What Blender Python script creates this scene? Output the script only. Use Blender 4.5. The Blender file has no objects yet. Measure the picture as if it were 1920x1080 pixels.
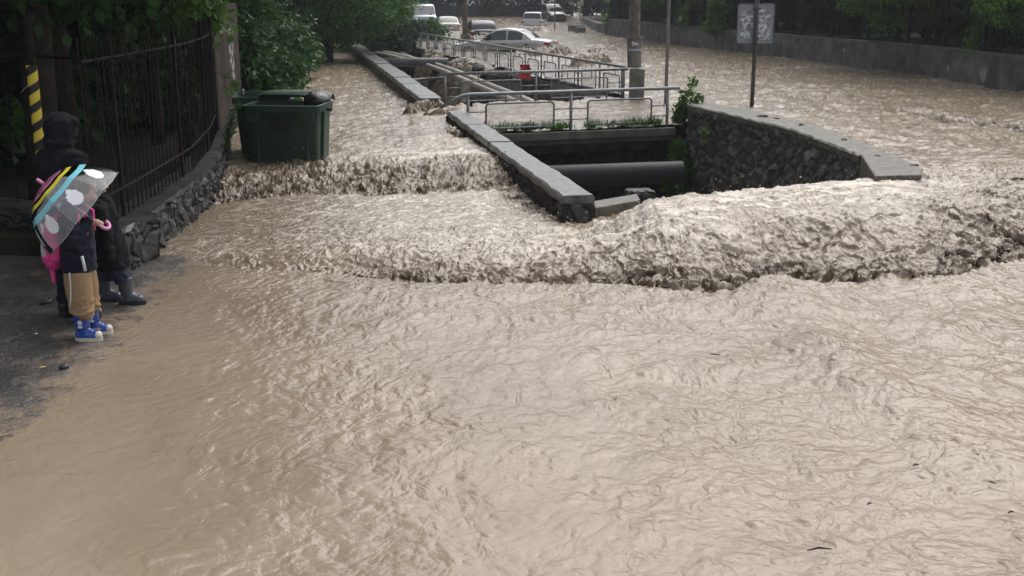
import bpy, bmesh, math, random
import numpy as np
from mathutils import Vector, Matrix, Euler

# ------------------------------------------------------------------ camera, sky, sun, exposure
SC = bpy.context.scene
COL = SC.collection
H, F, PITCH = 2.5, 2100.0, math.atan(550/2100.0)
cam_d = bpy.data.cameras.new('camera'); cam_d.lens = F/1920*36; cam_d.sensor_width = 36
cam_d.clip_start = 0.05; cam_d.clip_end = 1000
cam = bpy.data.objects.new('camera', cam_d); COL.objects.link(cam)
cam.location = (0, 0, H); cam.rotation_euler = (math.pi/2-PITCH, 0, 0)
SC.camera = cam
SUN_EL, SUN_AZ = math.radians(56), math.radians(30)      # azimuth clockwise from +Y (ahead)
w = bpy.data.worlds.new('World'); SC.world = w; w.use_nodes = True
nt = w.node_tree; nt.nodes.clear()
sky = nt.nodes.new('ShaderNodeTexSky'); sky.sky_type = 'NISHITA'; sky.sun_disc = False
sky.sun_elevation = SUN_EL; sky.sun_rotation = SUN_AZ; sky.air_density = 1.0; sky.dust_density = 4.0
hs = nt.nodes.new('ShaderNodeHueSaturation'); hs.inputs['Saturation'].default_value = 0.30   # cloud cover: sky light without the blue
bgn = nt.nodes.new('ShaderNodeBackground'); bgn.inputs['Strength'].default_value = 0.15
wo = nt.nodes.new('ShaderNodeOutputWorld')
nt.links.new(sky.outputs[0], hs.inputs['Color']); nt.links.new(hs.outputs[0], bgn.inputs[0]); nt.links.new(bgn.outputs[0], wo.inputs[0])
sun_d = bpy.data.lights.new('sun', 'SUN'); sun_d.energy = 1.1; sun_d.angle = math.radians(80); sun_d.color = (1, .985, .955)
sun = bpy.data.objects.new('sun', sun_d); COL.objects.link(sun)
sv = Vector((math.sin(SUN_AZ)*math.cos(SUN_EL), math.cos(SUN_AZ)*math.cos(SUN_EL), math.sin(SUN_EL)))
sun.rotation_euler = sv.to_track_quat('Z', 'Y').to_euler(); sun.location = (20, 20, 30)
SC.view_settings.view_transform = 'Standard'; SC.view_settings.look = 'None'; SC.view_settings.gamma = 1
SC.view_settings.exposure = 0.5
SC.cycles.max_bounces = 8; SC.cycles.transparent_max_bounces = 16

# ------------------------------------------------------------------ helpers
R = math.radians
def G(px, py, z=0.0):
    """photo pixel -> world point at height z"""
    u, v = (px-960)/F, -(py-540)/F
    d = Vector((u, math.cos(PITCH)+v*math.sin(PITCH), -math.sin(PITCH)+v*math.cos(PITCH)))
    return Vector((0, 0, H)) + d*((z-H)/d.z)
def V(*a): return Vector(a)

class MB:
    def __init__(s): s.v = []; s.f = []; s.m = []; s.cur = 0
    def add(s, vs, fs):
        o = len(s.v); s.v += [tuple(p) for p in vs]
        for f in fs: s.f.append(tuple(i+o for i in f)); s.m.append(s.cur)
    def box(s, c, sz, M=None):
        x, y, z = sz[0]/2, sz[1]/2, sz[2]/2
        vs = [V(*c)+((M @ V(a, b, d)) if M else V(a, b, d)) for a in (-x, x) for b in (-y, y) for d in (-z, z)]
        s.add(vs, [(0,1,3,2),(4,6,7,5),(0,4,5,1),(2,3,7,6),(0,2,6,4),(1,5,7,3)])
    def prism(s, poly, z0, z1):
        n = len(poly)
        vs = [(p[0], p[1], z0) for p in poly]+[(p[0], p[1], z1) for p in poly]
        s.add(vs, [tuple(range(n-1, -1, -1)), tuple(range(n, 2*n))]+[(i, (i+1) % n, n+(i+1) % n, n+i) for i in range(n)])
    def rings(s, rings, cap=True, closed=True):
        n = len(rings[0]); vs = [p for r in rings for p in r]; fs = []
        for k in range(len(rings)-1):
            for i in range(n if closed else n-1):
                j = (i+1) % n
                fs.append((k*n+i, k*n+j, (k+1)*n+j, (k+1)*n+i))
        if cap: fs += [tuple(range(n-1, -1, -1)), tuple(range((len(rings)-1)*n, len(rings)*n))]
        s.add(vs, fs)
    def tube(s, pts, r, n=8, cap=True, ell=1.0):
        pts = [V(*p) for p in pts]; k = len(pts)
        rs = r if isinstance(r, (list, tuple)) else [r]*k
        rings = []; ref = None
        for i, p in enumerate(pts):
            t = (pts[min(i+1, k-1)]-pts[max(i-1, 0)]).normalized()
            if ref is None:
                ref = t.cross(V(0, 0, 1) if abs(t.z) < .9 else V(0, 1, 0)).normalized()
            ref = (ref-t*ref.dot(t)).normalized(); b = t.cross(ref)
            rings.append([p+(ref*math.cos(2*math.pi*j/n)+b*math.sin(2*math.pi*j/n)*ell)*rs[i] for j in range(n)])
        s.rings(rings, cap)
    def capsule(s, a, b, ra, rb, n=12):
        a = V(*a); b = V(*b); d = (b-a); L = d.length
        t = d/L if L > 1e-6 else V(0, 0, 1)
        pts = []; rs = []
        for k in range(4):
            th = math.pi/2*(1-k/3.5); pts.append(a-t*ra*math.sin(th)); rs.append(max(ra*math.cos(th), .001))
        pts += [a, b]; rs += [ra, rb]
        for k in range(3, -1, -1):
            th = math.pi/2*(1-k/3.5); pts.append(b+t*rb*math.sin(th)); rs.append(max(rb*math.cos(th), .001))
        s.tube(pts, rs, n)
    def ball(s, c, r, M=None, nu=14, nv=9):
        r = r if isinstance(r, (list, tuple)) else (r, r, r)
        rings = []
        for k in range(1, nv):
            th = math.pi*k/nv
            ring = []
            for j in range(nu):
                p = V(r[0]*math.sin(th)*math.cos(2*math.pi*j/nu), r[1]*math.sin(th)*math.sin(2*math.pi*j/nu), -r[2]*math.cos(th))
                ring.append(V(*c)+(M @ p if M else p))
            rings.append(ring)
        s.rings(rings, True)
    def build(s, name, mat, parent=None, smooth=False, loc=None, rz=0.0, bevel=0.0, auto=None):
        me = bpy.data.meshes.new(name); me.from_pydata(s.v, [], s.f)
        mats = mat if isinstance(mat, (list, tuple)) else [mat]
        for m in mats: me.materials.append(m)
        if len(mats) > 1: me.polygons.foreach_set('material_index', s.m)
        bm = bmesh.new(); bm.from_mesh(me); bmesh.ops.recalc_face_normals(bm, faces=bm.faces)
        if bevel: bmesh.ops.bevel(bm, geom=[e for e in bm.edges if e.is_manifold and e.calc_face_angle(0) > .5], offset=bevel, segments=2, affect='EDGES', profile=.5)
        bm.to_mesh(me); bm.free()
        if smooth: me.polygons.foreach_set('use_smooth', [True]*len(me.polygons))
        if auto: 
            me.polygons.foreach_set('use_smooth', [True]*len(me.polygons)); me.set_sharp_from_angle(angle=auto)
        me.update()
        o = bpy.data.objects.new(name, me); COL.objects.link(o)
        if parent: o.parent = parent
        if loc is not None: o.location = loc
        o.rotation_euler.z = rz
        return o

def np_mesh(name, verts, quads, mat, parent=None, smooth=False, attrs=None, mi=None):
    me = bpy.data.meshes.new(name)
    nv, nf = len(verts), len(quads); k = quads.shape[1]
    me.vertices.add(nv); me.vertices.foreach_set('co', np.asarray(verts, np.float32).ravel())
    me.loops.add(nf*k); me.loops.foreach_set('vertex_index', np.asarray(quads, np.int32).ravel())
    me.polygons.add(nf); me.polygons.foreach_set('loop_start', np.arange(0, nf*k, k, dtype=np.int32))
    me.polygons.foreach_set('loop_total', np.full(nf, k, np.int32))
    if smooth: me.polygons.foreach_set('use_smooth', np.ones(nf, bool))
    mats = mat if isinstance(mat, (list, tuple)) else [mat]
    for m in mats: me.materials.append(m)
    if mi is not None: me.polygons.foreach_set('material_index', np.asarray(mi, np.int32))
    for an, av in (attrs or {}).items():
        a = me.attributes.new(an, 'FLOAT', 'POINT'); a.data.foreach_set('value', np.asarray(av, np.float32))
    me.update(calc_edges=True); me.validate()
    o = bpy.data.objects.new(name, me); COL.objects.link(o)
    if parent: o.parent = parent
    return o

def tag(o, label=None, cat=None, group=None, kind=None):
    if label: o['label'] = label
    if cat: o['category'] = cat
    if group: o['group'] = group
    if kind: o['kind'] = kind
    return o
def empty(name, loc=(0, 0, 0), rz=0.0, label=None, cat=None, group=None):
    o = bpy.data.objects.new(name, None); COL.objects.link(o); o.location = loc; o.rotation_euler.z = rz
    o.empty_display_size = .2
    return tag(o, label, cat, group)
def dup(root, loc, rz=0.0, label=None, group=None, scale=None, cat=None):
    r = root.copy(); COL.objects.link(r); r.location = loc; r.rotation_euler = (0, 0, rz)
    if scale: r.scale = scale if isinstance(scale, tuple) else (scale,)*3
    tag(r, label, cat, group)
    for ch in list(root.children):
        c = ch.copy(); COL.objects.link(c); c.parent = r
        for g in list(ch.children):
            d = g.copy(); COL.objects.link(d); d.parent = c
    return r

# numpy gradient noise
_rs = np.random.RandomState(7)
_perm = np.concatenate([_rs.permutation(256)]*3)
_ang = _rs.rand(256)*2*np.pi; _gx, _gy = np.cos(_ang).astype(np.float32), np.sin(_ang).astype(np.float32)
def pn(x, y, seed=0):
    x = x+seed*17.37; y = y+seed*9.71
    xi = np.floor(x).astype(np.int32); yi = np.floor(y).astype(np.int32)
    xf = (x-xi).astype(np.float32); yf = (y-yi).astype(np.float32)
    xi &= 255; yi &= 255
    u = xf*xf*xf*(xf*(xf*6-15)+10); v = yf*yf*yf*(yf*(yf*6-15)+10)
    def g(a, b, dx, dy):
        h = _perm[_perm[a]+b]; return _gx[h]*dx+_gy[h]*dy
    a = g(xi, yi, xf, yf); b = g(xi+1, yi, xf-1, yf); c = g(xi, yi+1, xf, yf-1); d = g(xi+1, yi+1, xf-1, yf-1)
    t = a+u*(b-a); return (t+v*((c+u*(d-c))-t))*1.5
def sst(a, b, x):
    t = np.clip((x-a)/(b-a), 0, 1); return t*t*(3-2*t)

# ------------------------------------------------------------------ materials
def mat(name, c1, rough=.6, c2=None, scale=6, bump=0.0, bscale=30, metal=0.0, spec=None, detail=6, contrast=(.35, .65), coat=0, bdist=.02):
    m = bpy.data.materials.new(name); m.use_nodes = True
    nt = m.node_tree; p = nt.nodes['Principled BSDF']
    p.inputs['Base Color'].default_value = (*c1, 1); p.inputs['Roughness'].default_value = rough; p.inputs['Metallic'].default_value = metal
    if spec is not None: p.inputs['Specular IOR Level'].default_value = spec
    if coat: p.inputs['Coat Weight'].default_value = coat; p.inputs['Coat Roughness'].default_value = .08
    tc = nt.nodes.new('ShaderNodeTexCoord')
    if c2:
        n = nt.nodes.new('ShaderNodeTexNoise'); n.inputs['Scale'].default_value = scale; n.inputs['Detail'].default_value = detail
        r = nt.nodes.new('ShaderNodeValToRGB'); r.color_ramp.elements[0].position = contrast[0]; r.color_ramp.elements[1].position = contrast[1]
        r.color_ramp.elements[0].color = (*c1, 1); r.color_ramp.elements[1].color = (*c2, 1)
        nt.links.new(tc.outputs['Object'], n.inputs['Vector']); nt.links.new(n.outputs[0], r.inputs[0]); nt.links.new(r.outputs[0], p.inputs['Base Color'])
    if bump:
        n = nt.nodes.new('ShaderNodeTexNoise'); n.inputs['Scale'].default_value = bscale; n.inputs['Detail'].default_value = 5
        b = nt.nodes.new('ShaderNodeBump'); b.inputs['Strength'].default_value = bump; b.inputs['Distance'].default_value = bdist
        nt.links.new(tc.outputs['Object'], n.inputs['Vector']); nt.links.new(n.outputs[0], b.inputs['Height']); nt.links.new(b.outputs[0], p.inputs['Normal'])
    return m

def rubble_mat(name, cell, cA, cB, mortar, rough=.75, bump=1.0):
    """uneven stones of different greys in mortar"""
    m = bpy.data.materials.new(name); m.use_nodes = True
    nt = m.node_tree; p = nt.nodes['Principled BSDF']; p.inputs['Roughness'].default_value = rough
    tc = nt.nodes.new('ShaderNodeTexCoord')
    dn = nt.nodes.new('ShaderNodeTexNoise'); dn.inputs['Scale'].default_value = 5
    mx = nt.nodes.new('ShaderNodeVectorMath'); mx.operation = 'MULTIPLY_ADD'; mx.inputs[1].default_value = (.12, .12, .12)
    nt.links.new(tc.outputs['Object'], dn.inputs['Vector']); nt.links.new(dn.outputs['Color'], mx.inputs[0]); nt.links.new(tc.outputs['Object'], mx.inputs[2])
    ed = nt.nodes.new('ShaderNodeTexVoronoi'); ed.feature = 'DISTANCE_TO_EDGE'; ed.inputs['Scale'].default_value = 1/cell
    vc = nt.nodes.new('ShaderNodeTexVoronoi'); vc.inputs['Scale'].default_value = 1/cell
    nt.links.new(mx.outputs[0], ed.inputs['Vector']); nt.links.new(mx.outputs[0], vc.inputs['Vector'])
    sp = nt.nodes.new('ShaderNodeSeparateColor'); nt.links.new(vc.outputs['Color'], sp.inputs[0])
    r1 = nt.nodes.new('ShaderNodeValToRGB'); r1.color_ramp.elements[0].color = (*cA, 1); r1.color_ramp.elements[1].color = (*cB, 1)
    nt.links.new(sp.outputs[0], r1.inputs[0])
    fn = nt.nodes.new('ShaderNodeTexNoise'); fn.inputs['Scale'].default_value = 22; fn.inputs['Detail'].default_value = 8
    nt.links.new(tc.outputs['Object'], fn.inputs['Vector'])
    mm = nt.nodes.new('ShaderNodeMix'); mm.data_type = 'RGBA'; mm.blend_type = 'OVERLAY'; mm.inputs[0].default_value = .8
    nt.links.new(r1.outputs[0], mm.inputs[6]); nt.links.new(fn.outputs[0], mm.inputs[7])
    er = nt.nodes.new('ShaderNodeValToRGB'); er.color_ramp.elements[0].position = .02; er.color_ramp.elements[1].position = .12
    nt.links.new(ed.outputs[0], er.inputs[0])
    m2 = nt.nodes.new('ShaderNodeMix'); m2.data_type = 'RGBA'; m2.inputs[6].default_value = (*mortar, 1)
    nt.links.new(er.outputs[0], m2.inputs[0]); nt.links.new(mm.outputs[2], m2.inputs[7]); nt.links.new(m2.outputs[2], p.inputs['Base Color'])
    ad = nt.nodes.new('ShaderNodeMath'); ad.operation = 'MULTIPLY_ADD'; ad.inputs[1].default_value = .5
    nt.links.new(fn.outputs[0], ad.inputs[0]); nt.links.new(er.outputs[0], ad.inputs[2])
    b = nt.nodes.new('ShaderNodeBump'); b.inputs['Strength'].default_value = bump; b.inputs['Distance'].default_value = .04
    nt.links.new(ad.outputs[0], b.inputs['Height']); nt.links.new(b.outputs[0], p.inputs['Normal'])
    return m

def leaf_mat(name, cA, cB, rough=.45):
    m = bpy.data.materials.new(name); m.use_nodes = True
    nt = m.node_tree; p = nt.nodes['Principled BSDF']; p.inputs['Roughness'].default_value = rough; p.inputs['Specular IOR Level'].default_value = .18
    tc = nt.nodes.new('ShaderNodeTexCoord'); n = nt.nodes.new('ShaderNodeTexNoise'); n.inputs['Scale'].default_value = 1.3; n.inputs['Detail'].default_value = 8
    n.inputs['Roughness'].default_value = .75
    r = nt.nodes.new('ShaderNodeValToRGB'); r.color_ramp.elements[0].position = .36; r.color_ramp.elements[1].position = .66
    r.color_ramp.elements[0].color = (*cA, 1); r.color_ramp.elements[1].color = (*cB, 1)
    nt.links.new(tc.outputs['Object'], n.inputs['Vector']); nt.links.new(n.outputs[0], r.inputs[0]); nt.links.new(r.outputs[0], p.inputs['Base Color'])
    tl = nt.nodes.new('ShaderNodeBsdfTranslucent'); nt.links.new(r.outputs[0], tl.inputs[0])
    mx = nt.nodes.new('ShaderNodeMixShader'); mx.inputs[0].default_value = .33
    out = nt.nodes['Material Output']
    nt.links.new(p.outputs[0], mx.inputs[1]); nt.links.new(tl.outputs[0], mx.inputs[2]); nt.links.new(mx.outputs[0], out.inputs[0])
    return m

M = {}
M['concrete_wet'] = mat('wet_concrete', (.05, .05, .052), .3, (.165, .16, .155), 9, .8, 28, detail=12, contrast=(.38, .66), spec=.6)
M['concrete_grey'] = mat('render_grey', (.055, .052, .05), .8, (.15, .14, .13), 1.2, .6, 14, detail=9)
M['cap_moss'] = mat('mossy_concrete', (.045, .044, .04), .55, (.125, .112, .078), 7, .6, 30)
M['deck'] = mat('bridge_concrete', (.05, .047, .043), .8, (.13, .12, .10), 3, .6, 20)
M['stone'] = rubble_mat('rubble_stone', .27, (.045, .043, .040), (.17, .16, .148), (.065, .062, .057))
M['stone_dark'] = rubble_mat('wet_rubble_stone', .22, (.012, .012, .011), (.060, .056, .051), (.016, .016, .015), .6)
M['stone_brown'] = rubble_mat('bank_stone', .25, (.05, .045, .04), (.16, .14, .12), (.06, .05, .04))
M['steel'] = mat('galvanised_steel', (.17, .175, .185), .5, (.27, .28, .29), 14, metal=.45)
M['steel_paint'] = mat('grey_painted_steel', (.16, .17, .19), .4, (.24, .25, .27), 8, metal=.3)
M['dark_steel'] = mat('dark_painted_steel', (.03, .035, .04), .4, (.06, .065, .07), 7)
M['iron'] = mat('black_iron', (.006, .006, .007), .6, (.014, .012, .011), 9, spec=.2)
M['rust'] = mat('rusty_iron', (.007, .005, .0045), .8, (.017, .011, .009), 14, .3, 40, spec=.12)
M['bark'] = mat('bark', (.03, .025, .02), .9, (.05, .04, .032), 8, .8, 18, spec=.15)
M['soil'] = mat('dark_soil', (.010, .009, .007), .95, (.03, .025, .018), 5, .8, 20, spec=.1)
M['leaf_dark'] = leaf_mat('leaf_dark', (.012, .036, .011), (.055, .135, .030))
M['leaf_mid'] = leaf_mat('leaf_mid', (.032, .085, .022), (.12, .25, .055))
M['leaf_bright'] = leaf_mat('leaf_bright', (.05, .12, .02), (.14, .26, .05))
M['leaf_grey'] = leaf_mat('leaf_grey', (.02, .036, .025), (.06, .10, .055))
M['glass'] = mat('car_glass', (.02, .024, .027), .04, spec=.9)
M['tyre'] = mat('tyre', (.012, .012, .012), .8)
M['rim'] = mat('rim', (.35, .36, .37), .3, metal=.8)
M['red_lens'] = mat('red_lens', (.30, .012, .015), .12, coat=1)
M['white_lens'] = mat('clear_lens', (.65, .67, .68), .1, coat=1)
M['plate'] = mat('plate', (.72, .72, .70), .4)
M['black_plastic'] = mat('black_plastic', (.012, .012, .013), .45)
M['pvc_pipe'] = mat('grey_pipe', (.07, .075, .085), .35, (.11, .115, .12), 3)
M['pale_pipe'] = mat('pale_pipe_wrap', (.22, .20, .17), .6, (.36, .33, .29), 6, .5, 25)
M['black_pipe'] = mat('black_pipe', (.005, .0055, .007), .6, (.012, .012, .014), 3)
M['bin_green'] = mat('bin_green', (.009, .034, .019), .45, (.016, .047, .027), 5, .12, 12)
M['bag_black'] = mat('black_bag', (.01, .01, .011), .25, bump=.6, bscale=25)
M['wood_pole'] = mat('old_pole', (.10, .085, .075), .8, (.19, .165, .145), 6, .5, 25)
M['pole_conc'] = mat('pole_concrete', (.09, .085, .08), .8, (.20, .19, .175), 5, .6, 18)
# ------------------------------------------------------------------ layout lines (world metres)
def poly_px(pts, z=0.0): return [G(a, b, z) for a, b in pts]
foot1 = poly_px([(-300, 480), (300, 492), (440, 500), (520, 505), (700, 515), (800, 525), (900, 520), (1000, 523), (1150, 530), (1250, 541), (1330, 545),
                 (1400, 530), (1450, 517), (1550, 523), (1700, 521), (1800, 514), (1850, 500), (1920, 486), (2200, 470), (2600, 440)])
f1x = np.array([p.x for p in foot1]); f1y = np.array([p.y for p in foot1])
foot2 = poly_px([(300, 366), (400, 358), (480, 351), (560, 346), (640, 352), (700, 360), (850, 356), (960, 350), (1040, 342)], .16)
f2x = np.array([p.x for p in foot2]); f2y = np.array([p.y for p in foot2])
ZT = .45
A0, A1 = G(646, 74, ZT), G(791, 184, ZT)              # far wall, left top edge
B0, B1 = G(841, 208, ZT), G(1060, 367, ZT)            # near wall, left top edge
WW = .29                                               # wall width
wallx_y = np.array([B1.y-3, B1.y, B0.y, A1.y, A0.y, A0.y+30]); wallx_x = np.array([B1.x+.6, B1.x, B0.x, A1.x, A0.x, A0.x-5.5])
RIM = [G(1290, 195, ZT), G(1400, 221, ZT), G(1485, 241, ZT), G(1553, 266, ZT), G(1614, 289, ZT), G(1640, 322, ZT)]       # right retaining wall, channel side
ROUT = [G(1318, 190, ZT), G(1430, 211, ZT), G(1522, 232, ZT), G(1598, 260, ZT), G(1669, 286, ZT), G(1730, 316, ZT)]
E0, E1 = G(1166, 378, .3), G(1640, 322, .42)         # front edge of the culvert slab
DF0, DF1 = G(860, 257), G(1262, 241)                  # bridge deck, front edge
DB0, DB1 = G(822, 207), G(1200, 190)                  # back edge
chan_near = [(B1.x+WW, B1.y+.05), (E0.x, E0.y), (E1.x, E1.y), (RIM[4].x+.03, RIM[4].y), (RIM[3].x+.04, RIM[3].y), (RIM[2].x+.05, RIM[2].y), (RIM[1].x+.05, RIM[1].y), (RIM[0].x+.05, RIM[0].y), (DF1.x+.1, DF1.y), (DF0.x, DF0.y)]
BANK0, BANK1 = V(2.75, DB1.y+.1, 0), V(-5.3, 55.5, 0)      # right bank of the far channel
chan_far = [(A1.x+WW-.05, DB0.y+.25), (BANK0.x, BANK0.y), (BANK1.x, BANK1.y), (A0.x+WW, A0.y)]

def in_poly(x, y, poly):
    ins = np.zeros(x.shape, bool); n = len(poly)
    for i in range(n):
        x0, y0 = poly[i]; x1, y1 = poly[(i+1) % n]
        if y0 == y1: continue
        c = ((y0 > y) != (y1 > y)) & (x < (x1-x0)*(y-y0)/(y1-y0)+x0); ins ^= c
    return ins
def seg_dist(x, y, a, b):
    dx, dy = b[0]-a[0], b[1]-a[1]; t = np.clip(((x-a[0])*dx+(y-a[1])*dy)/(dx*dx+dy*dy), 0, 1)
    return np.hypot(x-a[0]-t*dx, y-a[1]-t*dy)
# shoreline on the left: water covers the asphalt to the right of this line
shore = poly_px([(-60, 900), (0, 830), (80, 768), (150, 705), (205, 645), (270, 580), (330, 528), (352, 500), (335, 470), (330, 440)])
shy = np.array([p.y for p in shore]); shx = np.array([p.x for p in shore])
def ground_h(x, y):
    d = x-np.interp(y, shy, shx)
    h = np.where(d < 0, -.045*d*np.minimum(1, .55+np.abs(d)), -.06*d)
    h = np.clip(h, -.35, .16)
    h = np.where(y > 11, np.minimum(h, -.05), h)
    h = h + .006*pn(x*1.7, y*1.7, 3)+.005*pn(x*4.5, y*4.5, 4)+.005*pn(x*14, y*14, 5)+.005*pn(x*32, y*32, 6)
    return h

# ------------------------------------------------------------------ ground
def grid(xs, ys):
    X, Y = np.meshgrid(xs, ys); n, m = X.shape
    idx = np.arange(n*m).reshape(n, m)
    q = np.stack([idx[:-1, :-1], idx[:-1, 1:], idx[1:, 1:], idx[1:, :-1]], -1).reshape(-1, 4)
    return X, Y, q
def asphalt_mat():
    m = bpy.data.materials.new('wet_asphalt'); m.use_nodes = True
    nt = m.node_tree; p = nt.nodes['Principled BSDF']; tc = nt.nodes.new('ShaderNodeTexCoord')
    def noise(s, d=6):
        n = nt.nodes.new('ShaderNodeTexNoise'); n.inputs['Scale'].default_value = s; n.inputs['Detail'].default_value = d
        nt.links.new(tc.outputs['Object'], n.inputs['Vector']); return n
    a, b, g = noise(1.1), noise(45, 3), noise(75, 4)
    r = nt.nodes.new('ShaderNodeValToRGB'); r.color_ramp.elements[0].color = (.026, .025, .024, 1); r.color_ramp.elements[1].color = (.095, .088, .080, 1)
    r.color_ramp.elements[0].position = .35; r.color_ramp.elements[1].position = .7
    nt.links.new(a.outputs[0], r.inputs[0])
    mx = nt.nodes.new('ShaderNodeMix'); mx.data_type = 'RGBA'; mx.blend_type = 'OVERLAY'; mx.inputs[0].default_value = .9
    nt.links.new(r.outputs[0], mx.inputs[6]); gr = nt.nodes.new('ShaderNodeValToRGB'); gr.color_ramp.elements[0].position = .36; gr.color_ramp.elements[1].position = .66; nt.links.new(g.outputs[0], gr.inputs[0]); nt.links.new(gr.outputs[0], mx.inputs[7])
    # mud left in the low places
    mud = nt.nodes.new('ShaderNodeMix'); mud.data_type = 'RGBA'; mud.inputs[7].default_value = (.13, .105, .08, 1)
    r2 = nt.nodes.new('ShaderNodeValToRGB'); r2.color_ramp.elements[0].position = .58; r2.color_ramp.elements[1].position = .68
    n2 = noise(2.6, 9); nt.links.new(n2.outputs[0], r2.inputs[0])
    mm = nt.nodes.new('ShaderNodeMath'); mm.operation = 'MULTIPLY'; mm.inputs[1].default_value = .6; nt.links.new(r2.outputs[0], mm.inputs[0])
    nt.links.new(mm.outputs[0], mud.inputs[0]); nt.links.new(mx.outputs[2], mud.inputs[6])
    sa = nt.nodes.new('ShaderNodeAttribute'); sa.attribute_name = 'silt'; sm = nt.nodes.new('ShaderNodeMix'); sm.data_type = 'RGBA'; sm.inputs[7].default_value = (.20, .15, .108, 1)
    sf = nt.nodes.new('ShaderNodeMath'); sf.operation = 'MULTIPLY'; sf.inputs[1].default_value = .9; nt.links.new(sa.outputs['Fac'], sf.inputs[0]); nt.links.new(sf.outputs[0], sm.inputs[0])
    nt.links.new(mud.outputs[2], sm.inputs[6]); nt.links.new(sm.outputs[2], p.inputs['Base Color'])
    rr = nt.nodes.new('ShaderNodeMapRange'); rr.inputs[3].default_value = .28; rr.inputs[4].default_value = .75
    nt.links.new(n2.outputs[0], rr.inputs[0]); nt.links.new(rr.outputs[0], p.inputs['Roughness'])
    bp = nt.nodes.new('ShaderNodeBump'); bp.inputs['Strength'].default_value = .9; bp.inputs['Distance'].default_value = .008
    nt.links.new(b.outputs[0], bp.inputs['Height'])
    b2 = nt.nodes.new('ShaderNodeBump'); b2.inputs['Strength'].default_value = .8; b2.inputs['Distance'].default_value = .004
    nt.links.new(g.outputs[0], b2.inputs['Height']); nt.links.new(bp.outputs[0], b2.inputs['Normal']); nt.links.new(b2.outputs[0], p.inputs['Normal'])
    return m
M['asphalt'] = asphalt_mat()
X, Y, q = grid(np.arange(-7.5, -1.2, .022), np.arange(2.0, 11.2, .022))
gz = ground_h(X, Y)
crk = np.abs(pn(X*.55+.4*pn(X*2, Y*2, 33), Y*.9+.3*pn(X*3, Y*3, 34), 35)); gz = gz-.02*sst(.022, .0, crk)*(X < -3.2); mudf = sst(.014, -.008, gz+.014*pn(X*5, Y*5, 61)+.008*pn(X*19, Y*19, 62))
tag(np_mesh('asphalt_ground', np.stack([X.ravel(), Y.ravel(), gz.ravel()], 1), q, M['asphalt'], smooth=True, attrs={'silt': mudf.ravel()}), kind='structure')
mb = MB(); mb.box((0, 120, -3.0), (700, 700, .4)); tag(mb.build('ground', M['soil']), kind='structure')
# raised earth on the left behind the fence, and on the right behind the boundary wall
mb = MB(); mb.prism([(-3.95, 10.5), (-4.1, 14), (-4.75, 18), (-6.6, 33), (-9.2, 55), (-14, 80), (-60, 80), (-60, 10.6)], -2.8, .25)
tag(mb.build('garden_ground', M['soil']), kind='structure')

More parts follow.
